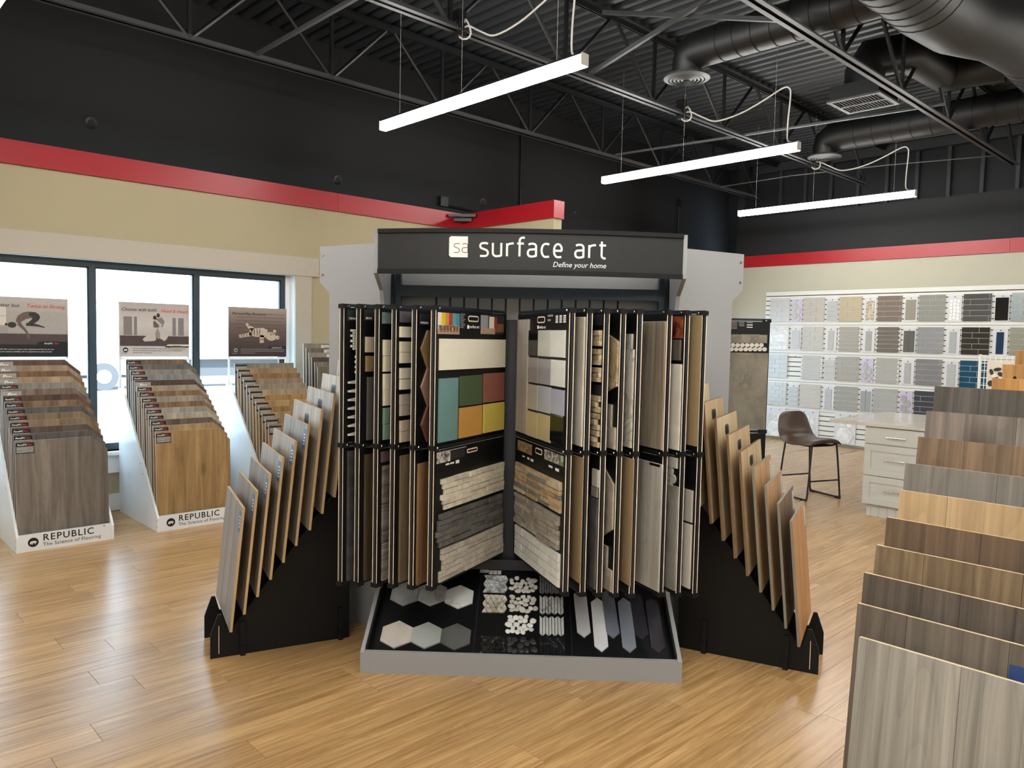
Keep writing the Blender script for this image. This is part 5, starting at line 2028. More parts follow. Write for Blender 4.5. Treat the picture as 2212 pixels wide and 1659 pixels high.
def ptext(p, y, tm, x, z):
    ob('lettering', tm, p, (x, y-.0014, z), (math.pi/2, 0, 0))


def blob(cx, cz, rx, rz, n=14, rot=0.0):
    return [(cx+rx*math.cos(2*math.pi*k/n)*math.cos(rot)-rz*math.sin(2*math.pi*k/n)*math.sin(rot), cz+rx*math.cos(2*math.pi*k/n)*math.sin(rot)+rz*math.sin(2*math.pi*k/n)*math.cos(rot)) for k in range(n)]


def limb(pts, ws):
    P = [Vector(p) for p in pts]
    L_, R_ = [], []
    for i, q_ in enumerate(P):
        t_ = (P[min(i+1, len(P)-1)]-P[max(i-1, 0)]).normalized()
        n_ = Vector((-t_.y, t_.x))*ws[i]
        L_.append(q_+n_)
        R_.append(q_-n_)
    return [tuple(v) for v in L_]+[tuple(v) for v in reversed(R_)]


m_sil = plain('dark_figure_print', (46, 40, 40), .4, var=.2)
m_sil2 = plain('skin_shadow_print', (98, 84, 78), .4, var=.2)
m_gownp = plain('pale_gown_print', (186, 180, 174), .4, var=.1, scale=20)
m_gownd = plain('grey_gown_print', (140, 134, 130), .4, var=.15, scale=20)
m_floorp = plain('dark_floor_print', (74, 62, 62), .4, var=.25, scale=20)
m_panep = plain('pale_pane_print', (206, 200, 190), .4)
m_curt = plain('grey_curtain_print', (126, 118, 118), .4, var=.1)
m_brickp = plain('brick_print', (164, 158, 154), .4, var=.1, scale=50)
m_navy = plain('black_green_print', (22, 28, 32), .35)
m_cubl = plain('cub_fur_print', (186, 172, 156), .4, var=.1)
m_cubd = plain('cub_stripe_print', (54, 44, 42), .4)

pA, y = poster(rackA, -.045, grad('yoga_poster_print', [(0, (96, 88, 86)), (.35, (150, 142, 138)), (1, (178, 172, 166))]))
ax, az = -.045, 1.37
prect(pA, y, ax+.001, az+.001, ax+.584, az+.10, m_navy)
pshape(pA, y, [(ax+.36, az+.10), (ax+.584, az+.10), (ax+.584, az+.125), (ax+.38, az+.125)], m_navy)
prect(pA, y, ax+.001, az+.10, ax+.584, az+.185, m_floorp, .0004)
for k in range(2):
    for j in range(2):
        prect(pA, y, ax+.03+.067*k, az+.25+.075*j, ax+.09+.067*k, az+.32+.075*j, m_panep, .0004)
prect(pA, y, ax+.17, az+.19, ax+.575, az+.36, m_brickp, .0003)


def yg(pts):
    return [(ax+(p[0]+45)*.00109, az+(925-p[1])*.00116) for p in pts]


def slimb(pts, ws):
    P = smooth_path([(p[0], p[1], 0) for p in yg(pts)], 4)
    n_ = len(P)
    m_ = len(ws)-1
    W2 = [ws[min(int(i*m_/(n_-1)), m_-1)]*(1-(i*m_/(n_-1)-min(int(i*m_/(n_-1)), m_-1)))+ws[min(int(i*m_/(n_-1)), m_-1)+1]*(i*m_/(n_-1)-min(int(i*m_/(n_-1)), m_-1)) for i in range(n_)]
    return limb([(p.x, p.y) for p in P], W2)


pshape(pA, y, slimb([(238, 803), (232, 770), (214, 738), (190, 712), (176, 692)], [.006, .008, .009, .012, .016]), m_sil2, d=.0008)
pshape(pA, y, slimb([(168, 690), (188, 660), (220, 640), (262, 636), (286, 656)], [.012, .026, .028, .026, .016]), m_sil2, d=.0007)
pshape(pA, y, slimb([(240, 630), (270, 634), (288, 650), (270, 676), (236, 700)], [.010, .024, .026, .018, .011]), m_sil, d=.0010)
pshape(pA, y, slimb([(222, 700), (262, 702), (300, 708), (342, 720)], [.012, .012, .008, .003]), m_sil, d=.0011)
pshape(pA, y, blob(*yg([(134, 706)])[0], .030, .023), m_sil, d=.0011)
pshape(pA, y, blob(*yg([(98, 703)])[0], .010, .010), m_sil, d=.0011)
ptext(pA, y, T_P1A, ax+.245, az+.395)
ptext(pA, y, T_P1B, ax+.565, az+.395)
ptext(pA, y, T_F1, ax+.03, az+.058)
ptext(pA, y, T_SPCW, ax+.415, az+.104)
ptext(pA, y, T_MAXR, ax+.487, az+.104)

pB, y = poster(rackB, -.02, grad('dance_poster_print', [(0, (188, 184, 180)), (.24, (168, 162, 158)), (.6, (196, 190, 186)), (1, (172, 164, 158))]))
ax = -.02
prect(pB, y, ax+.001, az+.095, ax+.584, az+.185, m_floorp, .0004)
pshape(pB, y, [(ax+.37, az+.085), (ax+.584, az+.085), (ax+.584, az+.112), (ax+.40, az+.112)], m_panep)
prect(pB, y, ax+.001, az+.001, ax+.584, az+.095, plain('pale_footer_print', (190, 186, 184), .4))
for (a, b) in ((.03, .10), (.115, .14), (.44, .47), (.49, .54)):
    prect(pB, y, ax+a, az+.19, ax+b, az+.35, m_curt, .0003)
pshape(pB, y, [(ax+.30, az+.29), (ax+.335, az+.30), (ax+.365, az+.25), (ax+.41, az+.20), (ax+.39, az+.16), (ax+.37, az+.14), (ax+.33, az+.165), (ax+.28, az+.14), (ax+.20, az+.135), (ax+.185, az+.155), (ax+.24, az+.205), (ax+.275, az+.25)], m_gownp, d=.0007)
pshape(pB, y, [(ax+.31, az+.26), (ax+.335, az+.20), (ax+.33, az+.165), (ax+.30, az+.15), (ax+.29, az+.20)], m_gownd, d=.0009)
pshape(pB, y, limb([(ax+.298, az+.165), (ax+.312, az+.15), (ax+.315, az+.135)], [.005, .005, .008]), m_sil, d=.0010)
pshape(pB, y, limb([(ax+.30, az+.26), (ax+.30, az+.30), (ax+.315, az+.335)], [.022, .026, .018]), m_sil2, d=.0010)
pshape(pB, y, limb([(ax+.335, az+.27), (ax+.345, az+.31), (ax+.33, az+.345)], [.02, .028, .02]), m_curt, d=.0011)
pshape(pB, y, limb([(ax+.285, az+.335), (ax+.31, az+.31), (ax+.345, az+.275)], [.008, .01, .009]), m_gownp, d=.0013)
pshape(pB, y, blob(ax+.289, az+.347, .015, .018), m_sil, d=.0013)
pshape(pB, y, blob(ax+.318, az+.368, .014, .019), m_sil, d=.0013)
ptext(pB, y, T_P2A, ax+.012, az+.40)
ptext(pB, y, T_P2B, ax+.575, az+.395)
ptext(pB, y, T_F2, ax+.105, az+.07)
ptext(pB, y, T_SPCB, ax+.445, az+.09)
ptext(pB, y, T_REPS, ax+.012, az+.028)
disc_logo(pB, ax+.045, y-.0007, az+.06, .022)

pC, y = poster(rackC, -.02, grad('cub_poster_print', [(0, (50, 42, 44)), (.3, (74, 62, 62)), (.65, (108, 92, 88)), (1, (160, 146, 136))]))
rndp = random.Random(9)
for k in range(9):
    z_ = az+.14+.034*k
    prect(pC, y, ax+.002+rndp.random()*.1, z_, ax+.583-rndp.random()*.1, z_+.004, m_floorp, .0003)
fur = [limb([(ax+.17, az+.32), (ax+.20, az+.285), (ax+.24, az+.265)], [.012, .016, .02]), limb([(ax+.10, az+.195), (ax+.16, az+.205), (ax+.22, az+.22)], [.016, .015, .02]),
       limb([(ax+.20, az+.24), (ax+.27, az+.235), (ax+.34, az+.235), (ax+.38, az+.225)], [.034, .042, .046, .036]), limb([(ax+.33, az+.21), (ax+.325, az+.165), (ax+.33, az+.135)], [.022, .02, .022])]
for f_ in fur:
    pshape(pC, y, f_, m_cubl, d=.0007)
pshape(pC, y, blob(ax+.42, az+.20, .058, .042, rot=-.25), m_cubl, d=.0009)
pshape(pC, y, blob(ax+.46, az+.25, .018, .016), m_cubl, d=.0010)
pshape(pC, y, blob(ax+.49, az+.19, .022, .02), m_cubl, d=.0010)
for (a, b, c, d2) in ((.215, .275, .225, .215), (.245, .277, .25, .205), (.275, .275, .28, .20), (.305, .275, .30, .205), (.14, .215, .145, .19), (.17, .22, .175, .195), (.31, .17, .345, .168), (.41, .235, .425, .205), (.44, .23, .445, .21), (.19, .305, .205, .295), (.12, .21, .123, .185)):
    pshape(pC, y, limb([(ax+a, az+b), (ax+(a+c)/2+.004, az+(b+d2)/2), (ax+c, az+d2)], [.002, .004, .0015]), m_cubd, d=.0013)
pshape(pC, y, blob(ax+.50, az+.188, .006, .005), m_cubd, d=.0014)
ptext(pC, y, T_P3, ax+.03, az+.40)
pshape(pC, y, [(ax+.38, az+.078), (ax+.584, az+.078), (ax+.584, az+.105), (ax+.41, az+.105)], m_navy)
ptext(pC, y, T_LAM, ax+.43, az+.083)
disc_logo(pC, ax+.065, y-.0007, az+.062, .02, M_GREY_INK, m_navy)
ptext(pC, y, T_REPSW, ax+.03, az+.028)
for k in range(3):
    prect(pC, y, ax+.115, az+.07-.018*k, ax+.56-.3*(k == 2), az+.074-.018*k, M_GREY_INK, .0005, 'print_line')

# fourth rack, half hidden behind the left plank rack
rackD = floor_rack(3.80, 'white flooring rack half hidden behind the left plank rack', 6, lip=False)
for i in range(6):
    mm = [wd3('r4_olive', (128, 116, 98), (92, 82, 68)), wd3('r4_grey', (140, 132, 116), (104, 96, 84)), wd3('r4_dark', (84, 72, 62), (56, 48, 40)), wd3('r4_sand', (170, 156, 132), (130, 116, 96)), wd3('r4_brown', (128, 104, 80), (92, 72, 54)), wd3('r4_ash', (150, 140, 124), (112, 104, 92))][i]
    o = sample_board('flooring_sample', 3.82+.018*(5-i)*.0, 6.78+.058*i, .52+.045*i, .60, .76, [mm], '%s flooring sample, %s from the front in the half hidden rack' % (('olive grey', 'grey', 'dark brown', 'sand', 'brown', 'ash')[i], ORD[i]),
                     'flooring samples in the half hidden rack', False, 3.4, None, rnd=rnd3, lean=2.0)
    st_ = ob('sticker', MB().box(.2, -.0008, .70, .42, 0, .745).mesh('sticker', m_sticker_pale), o)
    ob('print_line', MB().box(.23, -.0012, .715, .36, -.0008, .73).mesh('print_line', M_GREY_INK), st_)

# ================================================================== FRONT RIGHT RACK
FY = 0.65
FX = [(1855, 1376), (1852, 1303), (1866, 1237), (1892, 1177), (1915, 1117), (1944, 1058), (1955.5, 999.6), (1983, 943), (2001, 887), (2019, 834)]
FC = [('silver grey oak', wd3('fr_silver', (166, 160, 149), (122, 117, 108), across=55, knots=2.0)), ('driftwood brown', wd3('fr_drift', (122, 108, 94), (84, 74, 64), across=55, knots=2.0)), ('smoked dark brown', wd3('fr_smoke', (108, 94, 82), (64, 54, 46), across=55, knots=2.4)), ('olive brown oak', wd3('fr_olive', (140, 114, 80), (98, 76, 52), across=48)),
      ('coffee brown', wd3('fr_coffee', (122, 94, 68), (84, 62, 44), across=48, knots=1.8)), ('blond oak', wd3('fr_blond', (208, 172, 122), (178, 140, 92), across=40)), ('slate grey', wd3('fr_slate', (128, 122, 112), (100, 94, 86), across=52)), ('rustic tan brown', wd3('fr_rustic', (142, 112, 82), (96, 72, 50), across=48, knots=2.0)),
      ('mauve grey', wd3('fr_mauve', (146, 130, 118), (104, 92, 84), across=55, knots=2.0)), ('charcoal brown', wd3('fr_charc', (92, 84, 76), (58, 52, 46), across=55, knots=2.0))]
rkF = thing('sample_rack', 'stepped rack under the big plank samples at the right front', 'display rack', (1.50, .33, 0))
ob('rack_base', MB().box(0.03, -.25, 0, .64, .25, .30).mesh('rack_base', m_black_soft), rkF)
for s in (-1, 1):
    ob('side_plate', MB().prism([(.02, 0), (.02, .34), (.62, .955), (.66, .955), (.66, 0)], s*.255, s*.267, 'Y').mesh('side_plate', m_black_soft), rkF)
m_pale_core = plain('cream_core_edge', (214, 192, 150), .6, var=.05)
for i, (px, py) in enumerate(FX):
    P = onx(px, py, 1.587+.053*i)
    nm, mm = FC[i]
    H_ = .62
    lean = math.radians(6.0)
    bx, bz = P.x-math.sin(lean)*H_, P.z-math.cos(lean)*H_
    key = ('fcore', H_)
    if key not in MESH:
        MESH[key] = MB().box(.004, -.61, 0, .012, 0, H_).mesh('flooring_sample', m_pale_core)
    o = ob('flooring_sample', MESH[key], None, (bx, P.y, bz), (0, lean, 0))
    tag(o, 'large %s plank sample, %s in the right front rack' % (nm, ORD[i]), 'flooring sample', 'large plank samples at the right front')
    cuts = [0, -.19+(.09 if i % 2 else 0), -.37+(.09 if i % 2 else 0), -.55+(.05 if i % 2 else 0), -.61]
    for k in range(4):
        a, b = cuts[k]-.0004, cuts[k+1]+.0004
        kk = ('fpk', i % 2, k, mm.name)
        if kk not in MESH:
            w2 = abs(a-b)/2
            MESH[kk] = MB().box(0, -w2, 0, .004, w2, H_).mesh('plank', mm)
        ob('plank', MESH[kk], o, (0, (a+b)/2, 0))
    if i < 3:
        st_ = ob('sticker', MB().box(-.0008, -.1, -.17, 0, 0, -.05).mesh('sticker', m_sticker_navy), o, (0, -.302+(.02 if i == 1 else -.005 if i == 2 else 0), H_+.012 if i else H_))
        ob('sticker_bar', MB().box(-.0012, -.09, -.105, -.0008, -.02, -.085).mesh('sticker_bar', m_sticker_blue), st_)
        ob('print_line', MB().box(-.0012, -.09, -.122, -.0008, -.01, -.119).mesh('print_line', M_GREY_INK), st_)
        ob('print_line', MB().box(-.0012, -.09, -.135, -.0008, -.015, -.131).mesh('print_line', M_GREY_INK), st_)
        ob('print_mark', MB().prism([(-.03, -.155), (-.015, -.15), (-.08, -.162), (-.028, -.165)], -.0012, -.0008, 'X').mesh('print_mark', M_WHITE_INK), st_)

# ================================================================== ISLAND AND STOOL
isl = thing('island_cabinet', 'light grey drawer cabinet of the island behind the right rack', 'cabinet', (7.36, 2.90, 0))
ob('cabinet_body', MB().box(.02, -1.16, .115, 1.15, 0.0, .85).mesh('cabinet_body', m_cab), isl)
ob('toe_base', MB().box(.045, -1.15, 0, 1.12, -.03, .115).mesh('toe_base', m_cab), isl)
me_gv = MB().box(.0435, -.003, .004, .045, .003, .112).mesh('toe_groove', m_taupe_t)
for k in range(12):
    ob('toe_groove', me_gv, isl, (0, -.07-.075*k, 0))
for bank in range(2):
    yb_ = -.003-.578*bank
    for (z0, z1, shaker) in ((.118, .385, True), (.392, .682, True), (.690, .842, False)):
        d = MB()
        if shaker:
            d.box(0, yb_-.572, z0, .02, yb_, z0+.062).box(0, yb_-.572, z1-.062, .02, yb_, z1)
            d.box(0, yb_-.572, z0+.062, .02, yb_-.51, z1-.062).box(0, yb_-.062, z0+.062, .02, yb_, z1-.062)
            d.box(.010, yb_-.51, z0+.062, .02, yb_-.062, z1-.062)
        else:
            d.box(0, yb_-.572, z0, .02, yb_, z1)
        dr_ = ob('drawer_front', d.mesh('drawer_front', m_cab), isl)
        zc = (z0+z1)/2+(.012 if shaker else -.005)
        hy = yb_-.286
        hm = MB().tube([(-.028, hy-.085, zc), (-.028, hy+.085, zc)], .0055, 8)
        hm.tube([(-.028, hy-.06, zc), (0, hy-.06, zc)], .0045, 6)
        hm.tube([(-.028, hy+.06, zc), (0, hy+.06, zc)], .0045, 6)
        ob('pull_handle', hm.mesh('pull_handle', m_steel), dr_)
tag(ob('worktop', MB().prism([(7.335, 1.72), (8.735, 1.72), (8.735, 3.232), (7.335, 3.232)], .852, .884, ch=.003).mesh('worktop', m_quartz)), 'pale veined quartz worktop overhanging the light grey cabinet', 'countertop')

# stool
sf = Vector((-.345, -.94, 0)).normalized()
st_rz = math.atan2(sf.y, sf.x)-math.pi/2      # local +y = forward
stool = thing('counter_stool', 'dark brown leather stool with black steel legs beside the island', 'stool', (7.815, 3.63, 0), st_rz)
prof_s = [(.235, .590, .175), (.225, .612, .195), (.15, .612, .215), (.05, .600, .222), (-.06, .598, .222), (-.13, .615, .22), (-.18, .66, .212), (-.205, .72, .200), (-.222, .79, .185), (-.235, .845, .165), (-.24, .872, .13), (-.242, .885, .08)]
sh = MB()
NX = 12
TH = .03


def seat_pt(k, j, off):
    y_, z_, hw = prof_s[k]
    x_ = -1+2*j/NX
    a = prof_s[max(k-1, 0)]
    b = prof_s[min(k+1, len(prof_s)-1)]
    t_ = Vector((b[0]-a[0], b[1]-a[1])).normalized()
    n_ = Vector((t_.y, -t_.x))        # away from the sitter
    curl = .045*abs(x_)**2.5
    y2 = y_-n_.x*curl-n_.x*off*-1
    z2 = z_-n_.y*curl-n_.y*off*-1
    return (hw*1.14*x_, y2, z2)


K = len(prof_s)
for layer, off in ((0, 0.0), (1, TH)):
    for k in range(K):
        for j in range(NX+1):
            sh.v.append(seat_pt(k, j, off*(1-.85*(abs(-1+2*j/NX)**6))))
    o0 = layer*K*(NX+1)
    for k in range(K-1):
        for j in range(NX):
            f = (o0+k*(NX+1)+j, o0+k*(NX+1)+j+1, o0+(k+1)*(NX+1)+j+1, o0+(k+1)*(NX+1)+j)
            sh.face(f if layer else f[::-1], True)
n2 = K*(NX+1)
for j in range(NX):
    sh.face((j, j+1, n2+j+1, n2+j), True)
    a = (K-1)*(NX+1)
    sh.face((a+j+1, a+j, n2+a+j, n2+a+j+1), True)
for k in range(K-1):
    a, b = k*(NX+1), (k+1)*(NX+1)
    sh.face((b, a, n2+a, n2+b), True)
    sh.face((a+NX, b+NX, n2+b+NX, n2+a+NX), True)
me = sh.mesh('seat_shell', m_leather)
so_ = ob('seat_shell', me, stool)
sbm = so_.modifiers.new('smooth', 'SUBSURF')
sbm.levels = 1
sbm.render_levels = 2
ob('seat_plate', MB().box(-.14, -.12, .545, .14, .14, .565).mesh('seat_plate', m_black_metal), stool)
ftx, fty = .2325, .20
for s in (-1, 1):
    fr_ = [(s*.15, .175, .575), (s*.17, .19, .55), (s*.222, .205, .05), (s*ftx, .19, .018), (s*ftx, .15, .012), (s*ftx, -.15, .012), (s*ftx, -.19, .018), (s*.222, -.205, .05), (s*.17, -.185, .55), (s*.15, -.165, .575)]
    leg = ob('sled_leg', MB().tube(smooth_path(fr_, 3), .0095, 8).mesh('sled_leg', m_black_metal), stool)
    for yy in (-.17, .17):
        ob('foot_pad', MB().box(-.014, -.03, 0, .014, .03, .012).mesh('foot_pad', m_black_soft), leg, (s*ftx, yy, 0))
for yy in (.178, -.172):
    ob('seat_rail', MB().tube([(-.155, yy, .572), (-.12, yy, .562), (.12, yy, .562), (.155, yy, .572)], .0085, 8).mesh('seat_rail', m_black_metal), stool)
ob('footrest_bar', MB().tube([(-.205, .199, .20), (.205, .199, .20)], .0085, 8).mesh('footrest_bar', m_black_metal), stool)
ob('rear_bar', MB().tube([(-.205, -.197, .20), (.205, -.197, .20)], .0085, 8).mesh('rear_bar', m_black_metal), stool)

# ================================================================== SLATWALL WITH TILE BOARDS
XW = XR-.004
sw = struct('slatwall_backing', MB().box(XR-.022, 1.2, .035, XR-.001, 6.505, 2.47), plain('dark_groove', (40, 33, 27), .8))
sw['kind'] = 'structure'
m_slat = plain('white_slat', (208, 208, 203), .4, var=.02)
zz = .035
zs_ = []
ROWT = [2.36, 1.893, 1.426, .959, .536]
PITCH_S = .0778
z_ = 2.47
while z_ > .10:
    zs_.append(z_)
    z_ -= PITCH_S
for k in range(len(zs_)):
    z1_ = zs_[k]
    z0_ = zs_[k+1]+.014 if k+1 < len(zs_) else .037
    if z0_ >= z1_:
        continue
    box_ob('slat', (XR-.034, 1.2, z0_, XR-.022, 6.505, z1_), m_slat, sw)
for zl in (1.945, 1.478, 1.012, .548):
    box_ob('shelf_rail', (XR-.040, 1.2, zl-.022, XR-.034, 6.505, zl+.03), m_slat, sw)
    box_ob('rail_shadow_strip', (XR-.0405, 1.2, zl-.026, XR-.034, 6.505, zl-.0225), plain('rail_shadow_tone', (88, 84, 80), .8), sw)  # solid dark strip standing in for the shade line under each rail

XB = XR-.046


def gt(name, c, r=.18):
    c = tuple(int(x*(1-.20*max(0, (x-110))/120)) for x in c)
    return plain('tile_'+name, c, r, var=.07, scale=9, bump=.05)


m_board_w = plain('white_display_card', (198, 200, 205), .5, var=.02)
m_board_l = plain('lilac_display_card', (184, 176, 200), .5, var=.02)
m_hook = plain('black_hook', (30, 30, 32), .4)
me_hook = MB().tube([(0, 0, 0), (-.03, -.004, -.004), (-.05, -.012, -.012), (-.056, -.02, -.002)], .004, 5).mesh('hook', m_hook)
T_W = gt('cool_white', (226, 232, 236))
T_W2 = gt('ice_white', (216, 224, 230))
ROWS_BIG = [
    [('cool white', T_W, 'sub'), ('greige', gt('greige', (204, 198, 184)), 'sub'), ('beige', gt('beige', (204, 184, 146)), 'sub'), ('mocha brown', gt('mocha', (120, 106, 98)), 'lin'), ('sage grey', gt('sagegrey', (140, 142, 134)), 'sub'), ('gunmetal', gt('gunmetal', (78, 78, 78), .08), 'lin'), ('pale blue green', gt('paleblue', (142, 162, 164)), 'sub')],
    [('marble white', m_mw, 'pick'), ('ivory', gt('ivory', (220, 216, 204)), 'sub'), ('pale taupe', gt('ptaupe', (172, 168, 156)), 'pick'), ('dark taupe', gt('dtaupe', (106, 100, 94)), 'pick'), ('steel grey', gt('steel', (142, 144, 146)), 'lin'), ('black', gt('blackg', (48, 46, 44), .06), 'sub'), ('olive grey', gt('oliveg', (142, 144, 124)), 'sub')],
    [('bright white', T_W2, 'sub'), ('glossy white', gt('gwhite', (214, 218, 214), .06), 'pick'), ('light greige', gt('lgreige', (176, 172, 164)), 'lin'), ('grey', gt('pgrey', (180, 180, 174)), 'pick'), ('mid grey', gt('midgrey', (122, 122, 124)), 'lin'), ('deep blue', gt('deepblue', (24, 70, 96), .08), 'sub'), None],
    [('chalk white', gt('chalk', (222, 228, 230)), 'brick'), ('cream', gt('creamg', (222, 216, 202)), 'row'), ('concrete grey', gt('concrete', (162, 164, 158)), 'lin'), ('pearl grey', gt('pearl', (178, 180, 178)), 'lin'), ('charcoal', gt('charcoal', (62, 66, 72)), 'lin'), None, None],
]
ROWS_SMALL = [
    [('arab', gt('pearlscale', (222, 218, 214))), ('stack4', gt('mistwhite', (206, 208, 212))), ('mosaic', m_split), ('one', gt('khaki', (150, 144, 124))), ('mosaic', m_pebble_w), ('full', gt('blackgl', (18, 18, 20), .05)), None],
    [('one', gt('paper', (222, 226, 232))), ('onen', gt('pearlone', (214, 212, 200), .06)), ('onen', gt('greyone', (178, 178, 168))), ('two', gt('dkgreytwo', (92, 90, 88))), ('onen', gt('mistone', (184, 192, 194), .06)), ('onen', gt('navyone', (28, 50, 78), .06)), None],
    [None, ('stackw', gt('milkstack', (222, 224, 222))), ('arab', gt('silverscale', (196, 200, 208))), ('onen', gt('ashone', (188, 188, 184))), ('stack3', gt('palestack', (198, 202, 202))), None, None],
    [('stack4', gt('icestack', (220, 226, 232))), ('stack3', gt('lilacstack', (204, 206, 214))), ('two', gt('bluegreytwo', (160, 168, 170))), ('scale', gt('fanscale', (176, 178, 178))), None, None, None],
]
PLACE = ['in the top slatwall row', 'in the second slatwall row', 'in the third slatwall row', 'in the fourth slatwall row', 'in the bottom row of the slatwall']
m_gr = plain('pale_tile_grout', (212, 212, 208), .8)


def tile_box(o, y0, z0, y1, z1, m, x0, th=.006):
    """tile on a board facing -x; y runs to the viewer's left"""
    hw, hh = abs(y1-y0)/2, abs(z1-z0)/2
    key = ('tile', round(hw, 4), round(hh, 4), m.name, th)
    if key not in MESH:
        MESH[key] = MB().prism([(-hw, -hh), (hw, -hh), (hw, hh), (-hw, hh)], 0, -th, 'X', ch=.0012).mesh('tile', m)
    ob('tile', MESH[key], o, (x0, (y0+y1)/2, (z0+z1)/2))


def big_board(r, k, spec):
    nm, m, pat = spec
    yl = 6.415-.585*k
    W_, H_ = .352, .388
    base = ROWT[r]-H_
    lab = {'sub': 'brick pattern', 'lin': 'long strip', 'pick': 'picket shaped', 'brick': 'small brick', 'row': 'stacked strip'}[pat]
    o = ob('tile_sample_board', MB().box(-.008, -W_, 0, 0, 0, H_).mesh('tile_sample_board', m_gr), None, (XB, yl, base))
    tag(o, '%s %s tile board, %s wide one %s' % (nm, lab, ORD[k], PLACE[r]), 'tile sample', 'wide tile boards on the slatwall')
    x0 = -.008
    g = .0026
    if pat in ('sub', 'lin', 'row', 'brick'):
        rows = {'sub': 5, 'lin': 5, 'row': 5, 'brick': 6}[pat]
        hh = H_/rows
        for j in range(rows):
            z1 = H_-j*hh
            if pat == 'row':
                cuts = [0, W_]
            elif pat == 'lin':
                cuts = [0, W_-.03, W_] if j % 2 == 0 else [0, .09, W_]
            elif pat == 'sub':
                cuts = [0, W_*.62, W_] if j % 2 == 0 else [0, W_*.38, W_]
            else:
                cuts = [0, W_*.3, W_*.66, W_] if j % 2 else [0, W_*.45, W_*.82, W_]
            for q in range(len(cuts)-1):
                tile_box(o, -cuts[q]-g, z1-hh+g, -cuts[q+1]+g, z1-g, m, x0)
    else:
        rows = 6
        hh = H_/rows
        for j in range(rows):
            zc = H_-(j+.5)*hh
            w2, h2, tp_ = W_/2-.03, hh/2-g, .028
            key = ('picket', m.name, rows)
            if key not in MESH:
                MESH[key] = MB().prism([(-w2-tp_, 0), (-w2, -h2), (w2, -h2), (w2+tp_, 0), (w2, h2), (-w2, h2)], 0, -.006, 'X', ch=.0012).mesh('tile', m)
            ob('tile', MESH[key], o, (x0, -W_/2, zc))


SMALLN = {'arab': 'lilac fish scale tiles', 'scale': 'lilac fan shaped tiles', 'stack4': 'four stacked tiles', 'stack3': 'three stacked tiles', 'stackw': 'three wide stacked tiles', 'mosaic': 'small mosaic chips', 'one': 'one single wide tile', 'onen': 'one single narrow tile', 'full': 'one glossy black tile', 'two': 'two upright tiles'}


def small_board(r, k, spec):
    pat, m = spec
    yl = 6.028-.585*k
    W_, H_ = .178, .375
    base = ROWT[r]-.03-H_+.012
    lil = pat in ('arab', 'scale')
    o = ob('tile_sample_card', MB().box(-.006, -W_, 0, 0, 0, H_).mesh('tile_sample_card', m_board_l if lil else m_board_w), None, (XB, yl, base))
    tag(o, '%s, %s narrow card %s' % (SMALLN[pat], ORD[k], PLACE[r]), 'tile sample', 'narrow tile cards on the slatwall')
    ob('hook', me_hook, o, (0.0, -W_/2, H_-.02))
    x0 = -.006
    if pat == 'one':
        tile_box(o, -.02, .03, -W_+.02, H_-.05, m, x0, .01)
    elif pat == 'onen':
        tile_box(o, -.045, .025, -W_+.045, H_-.05, m, x0, .01)
    elif pat == 'full':
        tile_box(o, -.012, .02, -W_+.012, H_-.045, m, x0, .01)
    elif pat == 'two':
        for j in range(2):
            tile_box(o, -.012-.077*j, .02, -.012-.077*j-.074, H_-.04, m, x0, .008)
    elif pat in ('stack4', 'stack3', 'stackw'):
        n_ = 4 if pat == 'stack4' else 3
        mg = .012 if pat != 'stack3' else .035
        hh = (H_-.06)/n_
        for j in range(n_):
            tile_box(o, -mg, .015+j*hh+.002, -W_+mg, .015+(j+1)*hh-.002, m, x0, .008)
    elif pat == 'mosaic':
        rn = random.Random(r*10+k)
        for a in range(6):
            for b in range(3):
                y0 = -.025-.045*b-rn.uniform(0, .006)
                z0 = .025+.05*a+(.012 if b % 2 else 0)
                tile_box(o, y0, z0, y0-.036, z0+.04, m, x0, .008)
    else:
        n_ = 4
        for j in range(n_):
            for s in (0, 1):
                cy = -W_/2+(.03 if (j+s) % 2 else -.03)
                cz = .06+.07*j+.035*s
                rr = .046
                if pat == 'arab':
                    poly = [(0, -rr*1.1), (rr*.75, -rr*.25), (rr*.9, .05*rr), (rr*.55, rr*.5), (0, rr*1.1), (-rr*.55, rr*.5), (-rr*.9, .05*rr), (-rr*.75, -rr*.25)]
                else:
                    poly = [(rr*.9*math.cos(a_), rr*.9*math.sin(a_)) for a_ in [math.pi*t_/6 for t_ in range(7)]]+[(-rr*.5, -rr*.45), (0, -rr*1.0), (rr*.5, -rr*.45)]
                if s == 1 and j == n_-1:
                    continue
                key = ('scale', pat, m.name)
                if key not in MESH:
                    MESH[key] = MB().prism(poly, 0, -.008, 'X', ch=.002).mesh('tile', m)
                ob('tile', MESH[key], o, (x0-.0035*s, cy, cz))


